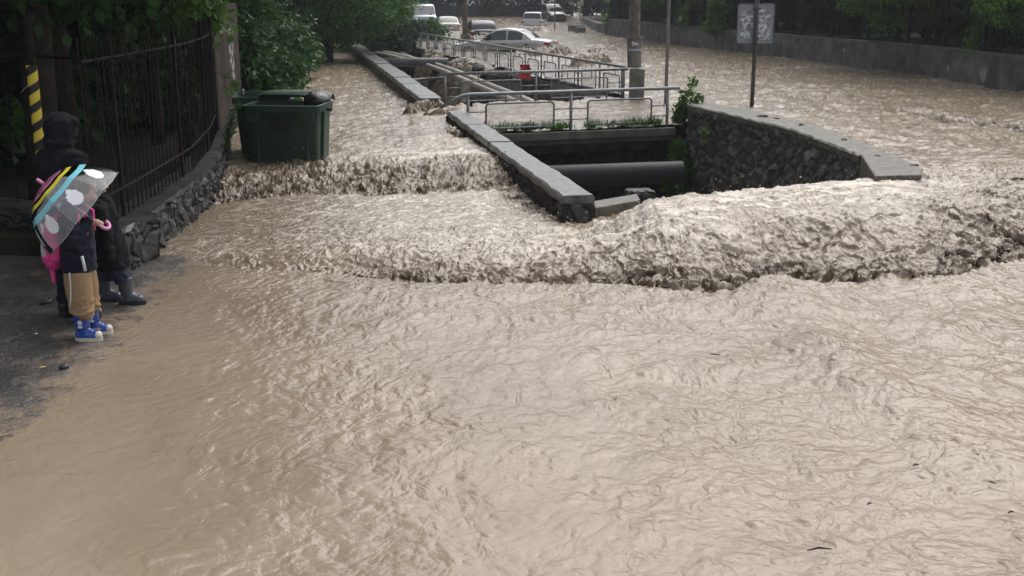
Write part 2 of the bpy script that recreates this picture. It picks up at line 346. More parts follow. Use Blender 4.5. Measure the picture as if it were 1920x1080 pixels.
# ------------------------------------------------------------------ flood water: one sheet
def water_mat():
    m = bpy.data.materials.new('muddy_water'); m.use_nodes = True
    nt = m.node_tree; p = nt.nodes['Principled BSDF']; tc = nt.nodes.new('ShaderNodeTexCoord')
    p.inputs['IOR'].default_value = 1.39
    def noise(s, d=6, vec=None, dist=0):
        n = nt.nodes.new('ShaderNodeTexNoise'); n.inputs['Scale'].default_value = s; n.inputs['Detail'].default_value = d; n.inputs['Distortion'].default_value = dist
        nt.links.new(vec or tc.outputs['Object'], n.inputs['Vector']); return n
    fu, fv = nt.nodes.new('ShaderNodeAttribute'), nt.nodes.new('ShaderNodeAttribute'); fu.attribute_name = 'fan_u'; fv.attribute_name = 'fan_v'
    fan = nt.nodes.new('ShaderNodeCombineXYZ'); nt.links.new(fu.outputs['Fac'], fan.inputs[0]); nt.links.new(fv.outputs['Fac'], fan.inputs[1])
    n1 = noise(.8, 8, dist=.6)
    r = nt.nodes.new('ShaderNodeValToRGB'); r.color_ramp.elements[0].position = .3; r.color_ramp.elements[1].position = .72
    r.color_ramp.elements[0].color = (.226, .174, .121, 1); r.color_ramp.elements[1].color = (.292, .233, .170, 1)
    nt.links.new(n1.outputs[0], r.inputs[0])
    at = nt.nodes.new('ShaderNodeAttribute'); at.attribute_name = 'foam'
    fm = nt.nodes.new('ShaderNodeMix'); fm.data_type = 'RGBA'; fm.inputs[7].default_value = (.64, .57, .48, 1)
    nt.links.new(at.outputs['Fac'], fm.inputs[0]); nt.links.new(r.outputs[0], fm.inputs[6])
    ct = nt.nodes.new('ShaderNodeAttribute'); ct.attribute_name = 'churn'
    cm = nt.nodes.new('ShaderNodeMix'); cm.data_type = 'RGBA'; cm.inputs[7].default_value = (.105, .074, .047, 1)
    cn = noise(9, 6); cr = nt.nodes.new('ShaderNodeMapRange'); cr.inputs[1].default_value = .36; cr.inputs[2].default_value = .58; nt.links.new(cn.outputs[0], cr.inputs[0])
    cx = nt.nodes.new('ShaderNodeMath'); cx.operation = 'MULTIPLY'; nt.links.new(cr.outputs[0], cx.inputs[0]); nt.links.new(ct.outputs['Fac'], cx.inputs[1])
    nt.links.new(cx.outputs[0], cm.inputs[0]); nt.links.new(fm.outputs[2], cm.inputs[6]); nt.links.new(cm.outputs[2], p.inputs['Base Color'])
    ro = nt.nodes.new('ShaderNodeMapRange'); ro.inputs[3].default_value = .13; ro.inputs[4].default_value = .38
    nt.links.new(at.outputs['Fac'], ro.inputs[0]); nt.links.new(ro.outputs[0], p.inputs['Roughness'])
    mp = nt.nodes.new('ShaderNodeMapping'); mp.inputs['Scale'].default_value = (.85, 1.1, 1); mp.inputs['Rotation'].default_value = (0, 0, .35)
    nt.links.new(tc.outputs['Object'], mp.inputs['Vector'])
    b1, b2 = noise(8.0, 3, fan.outputs[0], .5), noise(26, 4, mp.outputs[0], .6)
    # folds: sharp creases between smooth pillows
    ab = nt.nodes.new('ShaderNodeMath'); ab.operation = 'SUBTRACT'; ab.inputs[1].default_value = .5; nt.links.new(b1.outputs[0], ab.inputs[0])
    ac = nt.nodes.new('ShaderNodeMath'); ac.operation = 'ABSOLUTE'; nt.links.new(ab.outputs[0], ac.inputs[0])
    ca = nt.nodes.new('ShaderNodeAttribute'); ca.attribute_name = 'calm'
    cs, cs2 = nt.nodes.new('ShaderNodeMapRange'), nt.nodes.new('ShaderNodeMapRange')
    cs.inputs[3].default_value = .65; cs.inputs[4].default_value = .10; cs2.inputs[3].default_value = .45; cs2.inputs[4].default_value = .10
    nt.links.new(ca.outputs['Fac'], cs.inputs[0]); nt.links.new(ca.outputs['Fac'], cs2.inputs[0])
    bp = nt.nodes.new('ShaderNodeBump'); nt.links.new(cs.outputs[0], bp.inputs['Strength']); bp.inputs['Distance'].default_value = .06
    nt.links.new(ac.outputs[0], bp.inputs['Height'])
    bq = nt.nodes.new('ShaderNodeBump'); nt.links.new(cs2.outputs[0], bq.inputs['Strength']); bq.inputs['Distance'].default_value = .02
    nt.links.new(b2.outputs[0], bq.inputs['Height']); nt.links.new(bp.outputs[0], bq.inputs['Normal']); nt.links.new(bq.outputs[0], p.inputs['Normal'])
    return m
M['water'] = water_mat()

amp_x = np.array([-9, -3.1, -2.3, -1.2, -.3, .5, 1.05, 1.5, 2.4, 3.4, 5, 8, 20])
amp_v = np.array([.0, .02, .07, .12, .15, .17, .18, .34, .38, .40, .41, .42, .40])
def water_level(x, y):
    a1 = np.interp(x, amp_x, amp_v)
    d1 = y-np.interp(x, f1x, f1y); wdt = .35+3.3*a1
    L = a1*sst(0, 1, d1/wdt)
    leftw = x < np.interp(y, wallx_y, wallx_x)+.2
    d2 = y-np.interp(x, f2x, f2y)
    L = L+np.where(leftw, .13*sst(0, 1, d2/1.5)*sst(-9, -2, x-.0), 0)
    rgt = sst(13.2, 19.5, y)*(~leftw)
    L = L*(1-rgt)+.08*rgt
    L = np.where(leftw, L*(1-.55*sst(20, 32, y)), L)
    return L, d1, d2, leftw, a1

dyr = np.concatenate([np.arange(1330, 560, -1.9), np.arange(560, 370, -.75), np.arange(370, 300, -1.2), np.arange(300, 36, -1.35)])
pxs = np.concatenate([np.arange(-1100, -60, 12), np.arange(-60, 1980, 1.9), np.arange(1980, 3000, 12)])
cth, sth = math.cos(PITCH), math.sin(PITCH)
s_ = dyr*cth/H; zc = F/s_; yf = (zc-H*sth)/cth
gX = ((pxs[None, :]-960)/s_[:, None]); gY = np.repeat(yf[:, None], len(pxs), 1)
n, m_ = gX.shape
x, y = gX.ravel().astype(np.float64), gY.ravel()
L, d1, d2, leftw, a1 = water_level(x, y)
spc = np.repeat((zc/F*1.9)[:, None], m_, 1).ravel()     # vertex spacing: waves finer than this are left out
def fade(lam): return sst(.7, 2.2, lam/spc)
# turbulence
T1 = (d1 > -.03)*np.exp(-np.maximum(d1, 0)/np.interp(x, [-3, 0, 1.5, 4, 5.5, 8], [.45, .6, .62, .8, 2.0, 2.6]))*np.clip(a1/.15, 0, 1.1)*np.interp(x, [-1, 1.2], [.8, 1])*sst(-.05, .06, d1)
T1 *= sst(16.5, 13.5, y)*np.clip(.85+.75*pn(x*.9, y*1.3, 41)+.3*pn(x*2.4, y*2.4, 42), .62, 1.25)
T2 = leftw*sst(-.06, .1, d2)*np.exp(-((np.maximum(d2-1.3, 0))/1.0)**2)*sst(-4.9, -3.9, x)*.8
r3 = poly_px([(1470, 180), (1600, 196), (1740, 218), (1900, 242), (2200, 290)], .08)
T3 = np.zeros_like(x)
for a, b in zip(r3[:-1], r3[1:]): T3 = np.maximum(T3, np.exp(-(seg_dist(x, y, a, b)/.38)**2)*.42)
T4 = np.zeros_like(x)
for pl, wd, k in ((poly_px([(985, 103), (1020, 104), (1060, 103), (1110, 97), (1150, 93)]), .9, .95), (poly_px([(960, 54), (1000, 57), (1020, 60)]), 1.0, .7), (poly_px([(1075, 130), (1110, 122), (1130, 118)]), .6, .8), (poly_px([(880, 80), (905, 79)]), .9, .7),
                   (poly_px([(770, 212), (800, 209), (835, 212)], .2), .28, .95), (poly_px([(845, 246), (880, 262)], .2), .2, .6), (poly_px([(700, 160), (800, 205)], .2), .25, .4), (poly_px([(930, 310), (1000, 385)], .18), .25, .6), (poly_px([(1440, 130), (1480, 133)], .08), .35, .4)):
    for a, b in zip(pl[:-1], pl[1:]): T4 = np.maximum(T4, np.exp(-(seg_dist(x, y, a, b)/wd)**2)*k)
T = np.maximum.reduce([T1, T2, T3, T4])
road = (~leftw)*sst(14.5, 18, y)
path = leftw*sst(0, 1.5, d2)
shoal = sst(0, .9, x-np.interp(y, shy, shx))             # waves die out at the shore
shoal = np.where(y > 10.4, 1, shoal)
# calm pool: pillows and creases
wx, wy = x+.30*pn(x*.8, y*.8, 11)+.06*pn(x*3.7, y*3.7, 12), y+.30*pn(x*.8, y*.8, 13)+.06*pn(x*3.7, y*3.7, 14)
fph = np.arctan2(x-.9, 15.5-y); frr = np.hypot(x-.9, 15.5-y)
fwu = fph*7.5+.10*pn(x*1.5, y*1.5, 15)+.04*pn(x*5, y*5, 16); fwv = frr+.25*pn(x*1.2, y*1.2, 17)
fan_u = np.where(y < 11.5, fwu*1.05, x); fan_v = np.where(y < 11.5, fwv*.62, y)
pool = np.zeros_like(x)
for i, (lam, am) in enumerate(((1.9, .045), (.95, .034), (.5, .028), (.26, .023), (.14, .019), (.075, .011))):
    nn = pn((wx*.8+wy*.25)/lam, (wy*1.15-wx*.2)/lam, 20+i) if i < 2 else .55*pn((wx*.8+wy*.25)/lam, (wy*1.15-wx*.2)/lam, 20+i)+.65*pn(fwu/lam*1.1, fwv/lam*.6, 26+i)
    pool += am*fade(lam)*((np.abs(nn)-.35) if i > 0 else nn)
long_ = np.zeros_like(x)                                    # long low swells leaving the jump on the right
pool *= np.interp(x, [-4.5, -1.5, .5, 3], [.28, .5, .85, 1.0])*np.interp(y, [4, 6.5, 9], [.78, 1.0, 1.4])
for (pa, pb, hh, ww) in (((1450, 520), (1560, 660), .06, .30), ((1560, 660), (1800, 850), .06, .32)):
    a, b = G(*pa), G(*pb); dd = seg_dist(wx*.5+x*.5, wy*.5+y*.5, a, b); pool += hh*np.exp(-(dd/ww)**2)
# choppy road water
chop = np.zeros_like(x)
for i, (lam, am) in enumerate(((1.6, .045), (.75, .055), (.38, .042), (.2, .024), (.11, .012), (.06, .006))):
    nn = pn(wx/lam*.9, wy/lam*.8, 40+i); chop += am*fade(lam)*(.55-np.abs(nn)*1.5)
# turbulent froth
qx, qy = x+.16*pn(x*2.6, y*2.6, 51)+.05*pn(x*9, y*9, 52), y+.16*pn(x*2.6, y*2.6, 53)+.05*pn(x*9, y*9, 54)
fro = np.zeros_like(x); wgt = np.ones_like(x)
for i, (lam, am) in enumerate(((.8, .03), (.42, .045), (.21, .052), (.105, .056), (.055, .050), (.029, .034))):
    nn = 1-np.abs(pn(qx/lam, qy/lam*.6, 60+i))*1.7; nn = .45*nn*np.abs(nn)+.55*pn(qx/lam*1.3+3, qy/lam*.8, 160+i)+.1
    fro += am*fade(lam)*(nn*np.clip(wgt, .35, 1.25)-.35); wgt = .6+nn
pool *= 1-.3*sst(.2, .6, pn(fwu*.75, fwv*.28, 89)+.5*pn(fwu*2.0, fwv*.7, 90))
z = L+pool*shoal*(1-road)*(1-.6*np.minimum(T, 1))+chop*(np.maximum(road, path*.75))*.85+fro*T*1.3
# the plateau behind the first jump: smoother, drawn-out
band = ((d1 > .1) & (d2 < .2) & leftw)
hz = .10*T*(1-.5*(T2 > T1))
xd = x+hz*(pn(qx*5, qy*5, 71)+.55*pn(qx*12, qy*12, 72)); yd = y+hz*(pn(qx*5, qy*5, 73)+.55*pn(qx*12, qy*12, 74))-.07*T1*np.clip(fro*6, -1, 1)
# shore: thin film down to the asphalt
# lip at the culvert edge, drop at the far-channel bank
def past_edge(x, y, a, b):
    dx, dy = b[0]-a[0], b[1]-a[1]; l = math.hypot(dx, dy); return (-(x-a[0])*dy+(y-a[1])*dx)/l
pe = past_edge(x, y, E0, E1); onslab = (x > E0.x-.1) & (x < E1.x+.05) & (y < 15.5)
z = np.where(onslab, z-.55*sst(-.28, .12, pe)**2, z)
xd = np.where(onslab & (x < E0.x+.35), xd, xd)
deck = in_poly(x, y, [(DF0.x-.3, DF0.y-.5), (DF1.x+.2, DF1.y-.5), (DB1.x+.3, DB1.y), (DB0.x-.3, DB0.y)]) & (~leftw)
z = np.where(deck, .045+(z-L)*.55, z)
# foam
foam = np.zeros_like(x)
st = np.abs(pn(qx*.8+qy*.5, qy*3.2-qx*.6, 81)); st2 = np.abs(pn(qx*2.2, qy*6.0-qx*1.5, 82))
f_band = np.exp(-((d1-np.interp(x, [-1, 1, 4], [.9, 1.3, 2.5]))/np.interp(x, [-1, 4], [.5, 1.2]))**2)*np.interp(x, [-1.5, .2, 4.3, 6], [.0, 1, 1, .25])*(y < 15)
foam = np.maximum(foam, f_band*(sst(.30, .02, st)*.9+sst(.2, .0, st2)*.5)*sst(.75, .2, T))
lace = np.abs(pn(qx*2.4, qy*3.2, 83)); lace2 = np.abs(pn(qx*6.5, qy*8, 84))
f_pl = sst(.05, .5, d1)*sst(.3, -.1, d2)*leftw*sst(-3.7, -3.0, x)
foam = np.maximum(foam, f_pl*(sst(.16, 0, lace)*.6+sst(.2, 0, lace2)*.45)*np.interp(x, [-3, 0], [.8, 1]))
foam = np.maximum(foam, leftw*sst(.6, 1.6, d2)*sst(5, 2.5, d2)*(sst(.34, .03, st)*.9)*sst(-2.7, -1.7, x)*sst(.9, .3, T))
foam = np.maximum(foam, T*sst(.06, .2, fro)*.35)
lr = np.abs(pn(wx*3.2, wy*4.2, 85)); foam = np.maximum(foam, np.maximum(road, path)*sst(.13, 0, lr)*.38)
fs = pn(x*.35, y*.35, 86); foam = np.maximum(foam, road*sst(.15, .5, fs)*sst(.28, 0, st)*.5)
foam = np.clip(foam, 0, 1)
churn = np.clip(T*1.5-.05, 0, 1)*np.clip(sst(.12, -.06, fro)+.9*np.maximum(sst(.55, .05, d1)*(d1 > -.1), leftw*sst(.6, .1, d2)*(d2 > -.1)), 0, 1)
cmx = np.interp(x, [-4.5, -2.2, -.6, 1.0, 2.5], [1, .85, .45, .12, 0])+.35*pn(x*.7, y*.6, 88)
pat = pn(fwu*.75, fwv*.28, 89)+.5*pn(fwu*2.0, fwv*.7, 90)+np.interp(x, [1.5, 3.0, 4.5], [0, .12, .35])*sst(6.5, 8, y)
cmx = np.maximum(cmx*.8, sst(.22, .6, pat)*.7)
calm = np.clip(cmx, 0, 1)*sst(.3, -.6, d1)*np.interp(y, [4, 7, 9], [1, .8, .45])
verts = np.stack([xd, yd, z], 1)
idx = np.arange(n*m_).reshape(n, m_)
q = np.stack([idx[:-1, :-1], idx[:-1, 1:], idx[1:, 1:], idx[1:, :-1]], -1).reshape(-1, 4)
inn = in_poly(x, y, chan_near) & ~(onslab & (pe < .1)); inf = in_poly(x, y, chan_far)
gone = inn | inf | ((y < 11.0) & (x < -4.6)) | (x > 40) | (x < -45) | ((x < np.interp(y, [10, 14, 18, 33, 55, 80], [-4.0, -4.2, -4.9, -6.9, -9.6, -30])) & (y > 10.2))
q = q[~gone[q].any(1)]
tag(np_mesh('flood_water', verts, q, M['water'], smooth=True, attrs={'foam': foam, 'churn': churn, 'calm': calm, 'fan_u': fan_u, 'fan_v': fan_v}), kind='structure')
del x, y, z, xd, yd, qx, qy, wx, wy, pool, chop, fro, T, T1, T2, T3, T4

def froth_patch(pl, wd, hgt, zb, seed, st=.035):
    """mound of tumbling water along a line"""
    P = [(p.x, p.y) for p in pl]; a_ = np.array(P); x0, y0 = a_.min(0)-wd*1.5; x1, y1 = a_.max(0)+wd*1.5
    X, Y, q = grid(np.arange(x0, x1, st), np.arange(y0, y1, st)); D = np.full(X.shape, 9.)
    for a, b in zip(P[:-1], P[1:]): D = np.minimum(D, seg_dist(X, Y, a, b))
    D = D+.3*wd*pn(X*1.5/wd, Y*1.5/wd, seed); env = sst(1.15, 0, D/wd)
    f = np.zeros(X.shape)
    for i, (lam, am) in enumerate(((.7, .35), (.33, .42), (.16, .45), (.08, .40), (.04, .28))): f += am*((1-np.abs(pn(X/lam, Y/lam*.8, seed+i))*1.8)*.6+.5*pn(X/lam*1.4, Y/lam, seed+9+i))
    Z = zb-.22+env*(hgt+.22)*(.62+.42*f)
    o = np_mesh('flood_water', np.stack([X.ravel()+(.08*pn(X*4, Y*4, seed+20)*env).ravel(), Y.ravel(), Z.ravel()], 1), q, M['water'], smooth=True, attrs={'calm': np.zeros(f.size), 'fan_u': X.ravel(), 'fan_v': Y.ravel(), 'foam': np.clip(f-.55, 0, .35).ravel(), 'churn': np.clip(1.5-f, 0, 1).ravel()})
    tag(o, kind='structure')
froth_patch(poly_px([(992, 107), (1030, 108), (1060, 106)]), 1.0, .46, .02, 301); froth_patch(poly_px([(1060, 106), (1100, 103), (1150, 97)]), .7, .26, .02, 311)
froth_patch(poly_px([(960, 58), (1000, 60), (1018, 61)]), 1.1, .36, .02, 321, .05); froth_patch(poly_px([(878, 82), (905, 82), (925, 80)]), .8, .4, .05, 331, .05)
froth_patch(poly_px([(1080, 128), (1115, 124), (1135, 120)]), .5, .42, .05, 341); froth_patch(poly_px([(765, 214), (800, 208), (832, 212)], .2), .22, .24, .2, 351, .014)
froth_patch(poly_px([(840, 252), (862, 264)], .2), .2, .16, .2, 361, .02); froth_patch(poly_px([(1760, 226), (1880, 240), (2000, 262)], .08), .35, .16, .06, 371, .03)
# flung drops over the two jumps
_rg = np.random.RandomState(77); nd = 2600
dx_ = _rg.uniform(-3.2, 9, nd); useb = _rg.rand(nd) < .25; dx_[useb] = _rg.uniform(-3.3, .1, useb.sum())
fy = np.where(useb, np.interp(dx_, f2x, f2y), np.interp(dx_, f1x, f1y)); dy_ = fy+np.abs(_rg.normal(size=nd))*np.where(useb, .9, np.interp(dx_, [-2, 1, 6], [.5, .8, 1.8]))
Lz = water_level(dx_, dy_)[0]; dz_ = Lz+.06+np.abs(_rg.normal(size=nd))*.07; rr_ = _rg.uniform(.002, .0075, nd)*(1+(_rg.rand(nd) < .05))
o6 = np.array([[1, 0, 0], [-1, 0, 0], [0, 1, 0], [0, -1, 0], [0, 0, 1.3], [0, 0, -1.3]]); t8 = np.array([[0, 2, 4], [2, 1, 4], [1, 3, 4], [3, 0, 4], [2, 0, 5], [1, 2, 5], [3, 1, 5], [0, 3, 5]])
dv = (np.stack([dx_, dy_, dz_], 1)[:, None, :]+o6[None]*rr_[:, None, None]).reshape(-1, 3); dq = (t8[None]+6*np.arange(nd)[:, None, None]).reshape(-1, 3)
tag(np_mesh('spray_drops', dv, dq, M['water'], smooth=True, attrs={'foam': np.full(nd*6, .5), 'churn': np.zeros(nd*6), 'calm': np.ones(nd*6), 'fan_u': dv[:, 0], 'fan_v': dv[:, 1]}), kind='stuff')
# channel bottoms: dark running water far below the road
xs_, ys_ = np.arange(-9, 6, .08), np.arange(11, 58, .08)
X, Y, q = grid(xs_, ys_)
Z = -1.75+.05*pn(X*1.5, Y*1.5, 91)+.04*np.abs(pn(X*4, Y*4, 92))+.02*np.abs(pn(X*9, Y*9, 93))
np_o = np_mesh('channel_water', np.stack([X.ravel(), Y.ravel(), Z.ravel()], 1), q, M['water'], smooth=True, attrs={'fan_u': X.ravel(), 'fan_v': Y.ravel()}); tag(np_o, kind='structure')

# ------------------------------------------------------------------ channel walls
def wavy_wall(name, a, b, width, z0, z1, cap_t, m_body, m_cap, label, nseg=24, seed=1, side=1, cap_over=.03):
    """stone wall from a to b (left top edge), with a slab cap of uneven edges"""
    rng = random.Random(seed); d = (V(b.x, b.y, 0)-V(a.x, a.y, 0)); l = d.length; d /= l; nrm = V(d.y, -d.x, 0)*side
    root = empty(name, (a.x, a.y, 0), 0, label, 'wall')
    o = V(a.x, a.y, 0)
    body = MB(); rings = []
    for i in range(nseg+1):
        p = d*(l*i/nseg); j = lambda s=.025: rng.uniform(-s, s)
        rings.append([p+nrm*j()+V(0, 0, z0), p+nrm*(width+j())+V(0, 0, z0), p+nrm*(width+j())+V(0, 0, (z0+z1)/2), p+nrm*width+V(0, 0, z1-cap_t), p+V(0, 0, z1-cap_t), p+nrm*j(.035)+V(0, 0, (z0*.3+z1*.7))])
    body.rings(rings); body.build('stonework', m_body, root)
    cap = MB(); t = 0.0
    while t < l-.05:
        L2 = min(rng.uniform(1.6, 2.6), l-t); 
        if l-t-L2 < .5: L2 = l-t
        k = 8; rr = []; zz = rng.uniform(-.012, .012)
        for i in range(k+1):
            p = d*(t+.012+(L2-.024)*i/k); e0 = -cap_over+rng.uniform(-.022, .012); e1 = width+cap_over+rng.uniform(-.012, .022)
            rr.append([p+nrm*e0+V(0, 0, z1-cap_t), p+nrm*e1+V(0, 0, z1-cap_t), p+nrm*e1+V(0, 0, z1-.02+zz), p+nrm*(e1-.02)+V(0, 0, z1+zz), p+nrm*(e0+.02)+V(0, 0, z1+zz), p+nrm*e0+V(0, 0, z1-.02+zz)])
        cap.rings(rr); t += L2
    cap.build('cap', m_cap, root)
    return root
wavy_wall('channel_wall', B0, B1, WW, -2, ZT, .09, M['stone_dark'], M['concrete_wet'], 'low stone channel wall with wet slab top, nearer of the two left of the bridge rails', seed=3, side=-1)
wavy_wall('channel_wall', A0, A1, .40, -2, ZT, .10, M['stone_dark'], M['concrete_wet'], 'long low wall running from the dark trees down to the bridge, beyond the gap', nseg=60, seed=5, side=-1)
# sill across the near end of the channel
mb = MB(); c0, c1 = V(B1.x+.02, B1.y-.02, 0), V(E0.x+.15, E0.y+.05, 0)
mb.prism([(B1.x+WW+.035, B1.y+.12), (E0.x+.22, E0.y+.12), (E0.x+.22, E0.y+.52), (B1.x+WW+.035, B1.y+.52)], -2, .30)
tag(mb.build('concrete_sill', M['cap_moss'], bevel=.015), 'low mossy concrete sill joining the near wall end to the torrent', 'sill')
# culvert slab under the flow (its edge shows where the flow thins) 
mb = MB(); mb.prism([(E0.x+.1, E0.y-3.0), (E1.x+.4, E1.y-3.0), (E1.x+.4, E1.y-.1), (E0.x+.1, E0.y-.1)], -2.2, -.45)
tag(mb.build('culvert_slab', M['deck']), kind='structure')

# right retaining wall, curving
def stone_face(root, pts, z0, z1, flip=1, amp=.10, seed=0, mt='stone_dark', cz=3.4, step=.035):
    px_ = np.array([[p.x, p.y] for p in pts]); sl = np.concatenate([[0], np.cumsum(np.linalg.norm(np.diff(px_, axis=0), axis=1))])
    K = max(8, int(sl[-1]/step)); S1 = np.linspace(0, sl[-1], K); P2 = np.stack([np.interp(S1, sl, px_[:, 0]), np.interp(S1, sl, px_[:, 1])], 1)
    tn = np.gradient(P2, axis=0); tn /= np.linalg.norm(tn, axis=1)[:, None]; n2 = np.stack([tn[:, 1], -tn[:, 0]], 1)*flip
    nz = max(6, int((z1-z0)/step)); S, Zg = np.meshgrid(S1, np.linspace(z0, z1, nz), indexing='ij')
    cells = np.minimum(np.abs(pn(S*cz+.3*pn(S*2, Zg*2, 95+seed), Zg*cz*1.15, 96+seed)), np.abs(pn(S*cz*.97+7, Zg*cz*1.1+.3*pn(S*2, Zg*2, 97+seed), 98+seed)))
    bul = amp*np.sqrt(np.clip(cells, 0, .4)/.4)-amp*.5+.02*pn(S*9, Zg*9, 99)
    vx = P2[:, 0, None]+n2[:, 0, None]*bul; vy = P2[:, 1, None]+n2[:, 1, None]*bul; o0 = root.location
    vv = np.stack([vx-o0.x, vy-o0.y, Zg], -1).reshape(-1, 3); id2 = np.arange(K*nz).reshape(K, nz)
    q = np.stack([id2[:-1, :-1], id2[1:, :-1], id2[1:, 1:], id2[:-1, 1:]], -1).reshape(-1, 4)
    return np_mesh('stone_face', vv, q, M[mt], root)
_w = [o for o in bpy.data.objects if o.name.startswith('channel_wall')]
stone_face(_w[0], [B0+V(-.02, 0, 0), B1+V(-.02, -.03, 0)], -.3, ZT-.08, -1, .08, 1)
stone_face(_w[0], [B1+V(-.02, -.03, 0), B1+V(WW, -.03, 0)], -.3, ZT-.08, 1, .05, 2)
root = empty('retaining_wall', (RIM[1].x, RIM[1].y, 0), 0, 'curved rubble retaining wall with mossy coping right of the dark channel opening', 'wall')
o0 = V(RIM[1].x, RIM[1].y, 0)
def cr(pts, n):
    out = []
    P = [pts[0]*2-pts[1]]+list(pts)+[pts[-1]*2-pts[-2]]
    for i in range(1, len(P)-2):
        for k in range(n):
            t = k/n; a, b, c, d = P[i-1], P[i], P[i+1], P[i+2]
            out.append(.5*((2*b)+(c-a)*t+(2*a-5*b+4*c-d)*t*t+(3*b-a-3*c+d)*t**3))
    out.append(pts[-1]); return out
ri, ro = cr(RIM[:5], 12), cr(ROUT[:5], 12); rng = random.Random(4)
# inner face as a dense mesh of bulging stones
nz, K = 60, 240
tt = np.linspace(0, len(ri)-1.001, K); ii = tt.astype(int); fr = tt-ii
px_ = np.array([[p.x, p.y] for p in ri]); P2 = px_[ii]*(1-fr)[:, None]+px_[np.minimum(ii+1, len(ri)-1)]*fr[:, None]
tan = np.gradient(P2, axis=0); tan /= np.linalg.norm(tan, axis=1)[:, None]; nrm2 = np.stack([tan[:, 1], -tan[:, 0]], 1)
slen = np.concatenate([[0], np.cumsum(np.linalg.norm(np.diff(P2, axis=0), axis=1))])
zz = np.linspace(-2.1, ZT-.06, nz)
S, Zg = np.meshgrid(slen, zz, indexing='ij')
cells = np.stack([np.abs(pn(S*3.1+.3*pn(S*2, Zg*2, 95), Zg*3.6, 96)), np.abs(pn(S*3.0+7, Zg*3.3+.3*pn(S*2, Zg*2, 97), 98))], 0).min(0)
bul = .10*np.sqrt(np.clip(cells, 0, .4)/.4)-.05+.02*pn(S*9, Zg*9, 99)
vx = P2[:, 0, None]+nrm2[:, 0, None]*(bul+.0)*1.0; vy = P2[:, 1, None]+nrm2[:, 1, None]*bul
vv = np.stack([vx-o0.x, vy-o0.y, Zg], -1).reshape(-1, 3); id2 = np.arange(K*nz).reshape(K, nz)
qq = np.stack([id2[:-1, :-1], id2[1:, :-1], id2[1:, 1:], id2[:-1, 1:]], -1).reshape(-1, 4)
np_mesh('stone_face', vv, qq, M['stone'], root)
mb = MB(); rr = []
for k, (a, b) in enumerate(zip(ri, ro)):
    a = a-o0; b = b-o0; a.z = b.z = 0; n_ = (b-a).normalized(); e = rng.uniform(-.02, .02); h1 = rng.uniform(-.01, .01)
    a2 = a-n_*(.05+e)
    rr.append([a2+V(0, 0, ZT-.10), b+V(0, 0, ZT-.55), b+V(0, 0, ZT-.03), b-n_*.03+V(0, 0, ZT+h1), a2+n_*.03+V(0, 0, ZT+h1), a2+V(0, 0, ZT-.025)])
mb.rings(rr); mb.build('coping', M['cap_moss'], root)
mb = MB(); rr = []
for k, (a, b) in enumerate(zip(ri, ro)):
    a = a-o0; b = b-o0; a.z = b.z = 0; n_ = (b-a).normalized()
    rr.append([a+n_*.10+V(0, 0, -2.2), b-n_*.05+V(0, 0, -2.2), b-n_*.05+V(0, 0, ZT-.12), a+n_*.10+V(0, 0, ZT-.12)])
mb.rings(rr); mb.build('core', M['stone'], root)
# end slab of that wall
mb = MB(); e = [RIM[4]-o0, ROUT[4]-o0, ROUT[5]-o0, G(1728, 328, ZT)-o0, G(1640, 330, ZT)-o0]
mb.prism([(p.x, p.y) for p in e], .1, ZT+.004); mb.build('end_slab', M['cap_moss'], root, bevel=.02)
for (a, b, s) in ((1430, 218, .10), (1503, 234, .09), (1582, 262, .08), (1455, 222, .06), (1645, 292, .05), (1715, 310, .06)):
    p = G(a, b, ZT+.005); mb = MB(); mb.ball((0, 0, 0), (s, s*.5, s*.28), Euler((0, 0, rng.uniform(0, 3))).to_matrix(), 9, 6)
    mb.v = [(x_*(1+rng.uniform(-.2, .2)), y_*(1+rng.uniform(-.2, .2)), z_) for x_, y_, z_ in mb.v]
    near = 'at its near corner' if a > 1600 else 'on its far half'
    tag(mb.build('mud_clod', M['stone_brown'], loc=p, rz=rng.uniform(0, 3)), 'dark clod of mud lying on the mossy coping '+near, 'clod', 'mud clods on the coping '+near)

# ------------------------------------------------------------------ bridge deck
mb = MB(); mb.prism([(-.1, 24.0), (3.6, 23.6), (3.6, 24.2), (-.1, 24.6)], -2.2, -.31); tag(mb.build('light_block_wall', M['stone_dark']), 'added dark abutment in the shadow under the footbridge', 'blocker')  # added wall, blocks light from the far channel so the underside stays dark
root = empty('footbridge', (1.1, 23, 0), 0, 'short concrete footbridge with weedy edge over the dark channel', 'bridge'); o0 = V(1.1, 23, 0)
mb = MB(); c = [DF0-o0, DF1-o0, DB1-o0, DB0-o0]
mb.prism([(p.x, p.y) for p in c], -.22, .0); mb.build('deck', M['deck'], root, bevel=.02)
mb = MB(); dv = (DF1-DF0).normalized(); nv = V(dv.y, -dv.x, 0)
a, b = DF0-o0, DF1-o0
mb.prism([(a+nv*.004).xy[:], (b+nv*.004).xy[:], (b+nv*.10).xy[:], (a+nv*.10).xy[:]], -.12, .03); mb.build('edge_beam', M['deck'], root, bevel=.012)
mb = MB(); mb.prism([(a-nv*1.6).xy[:], (b-nv*1.6).xy[:], (b-nv*1.2).xy[:], (a-nv*1.2).xy[:]], -.55, -.224); mb.build('girder', M['deck'], root, bevel=.01)

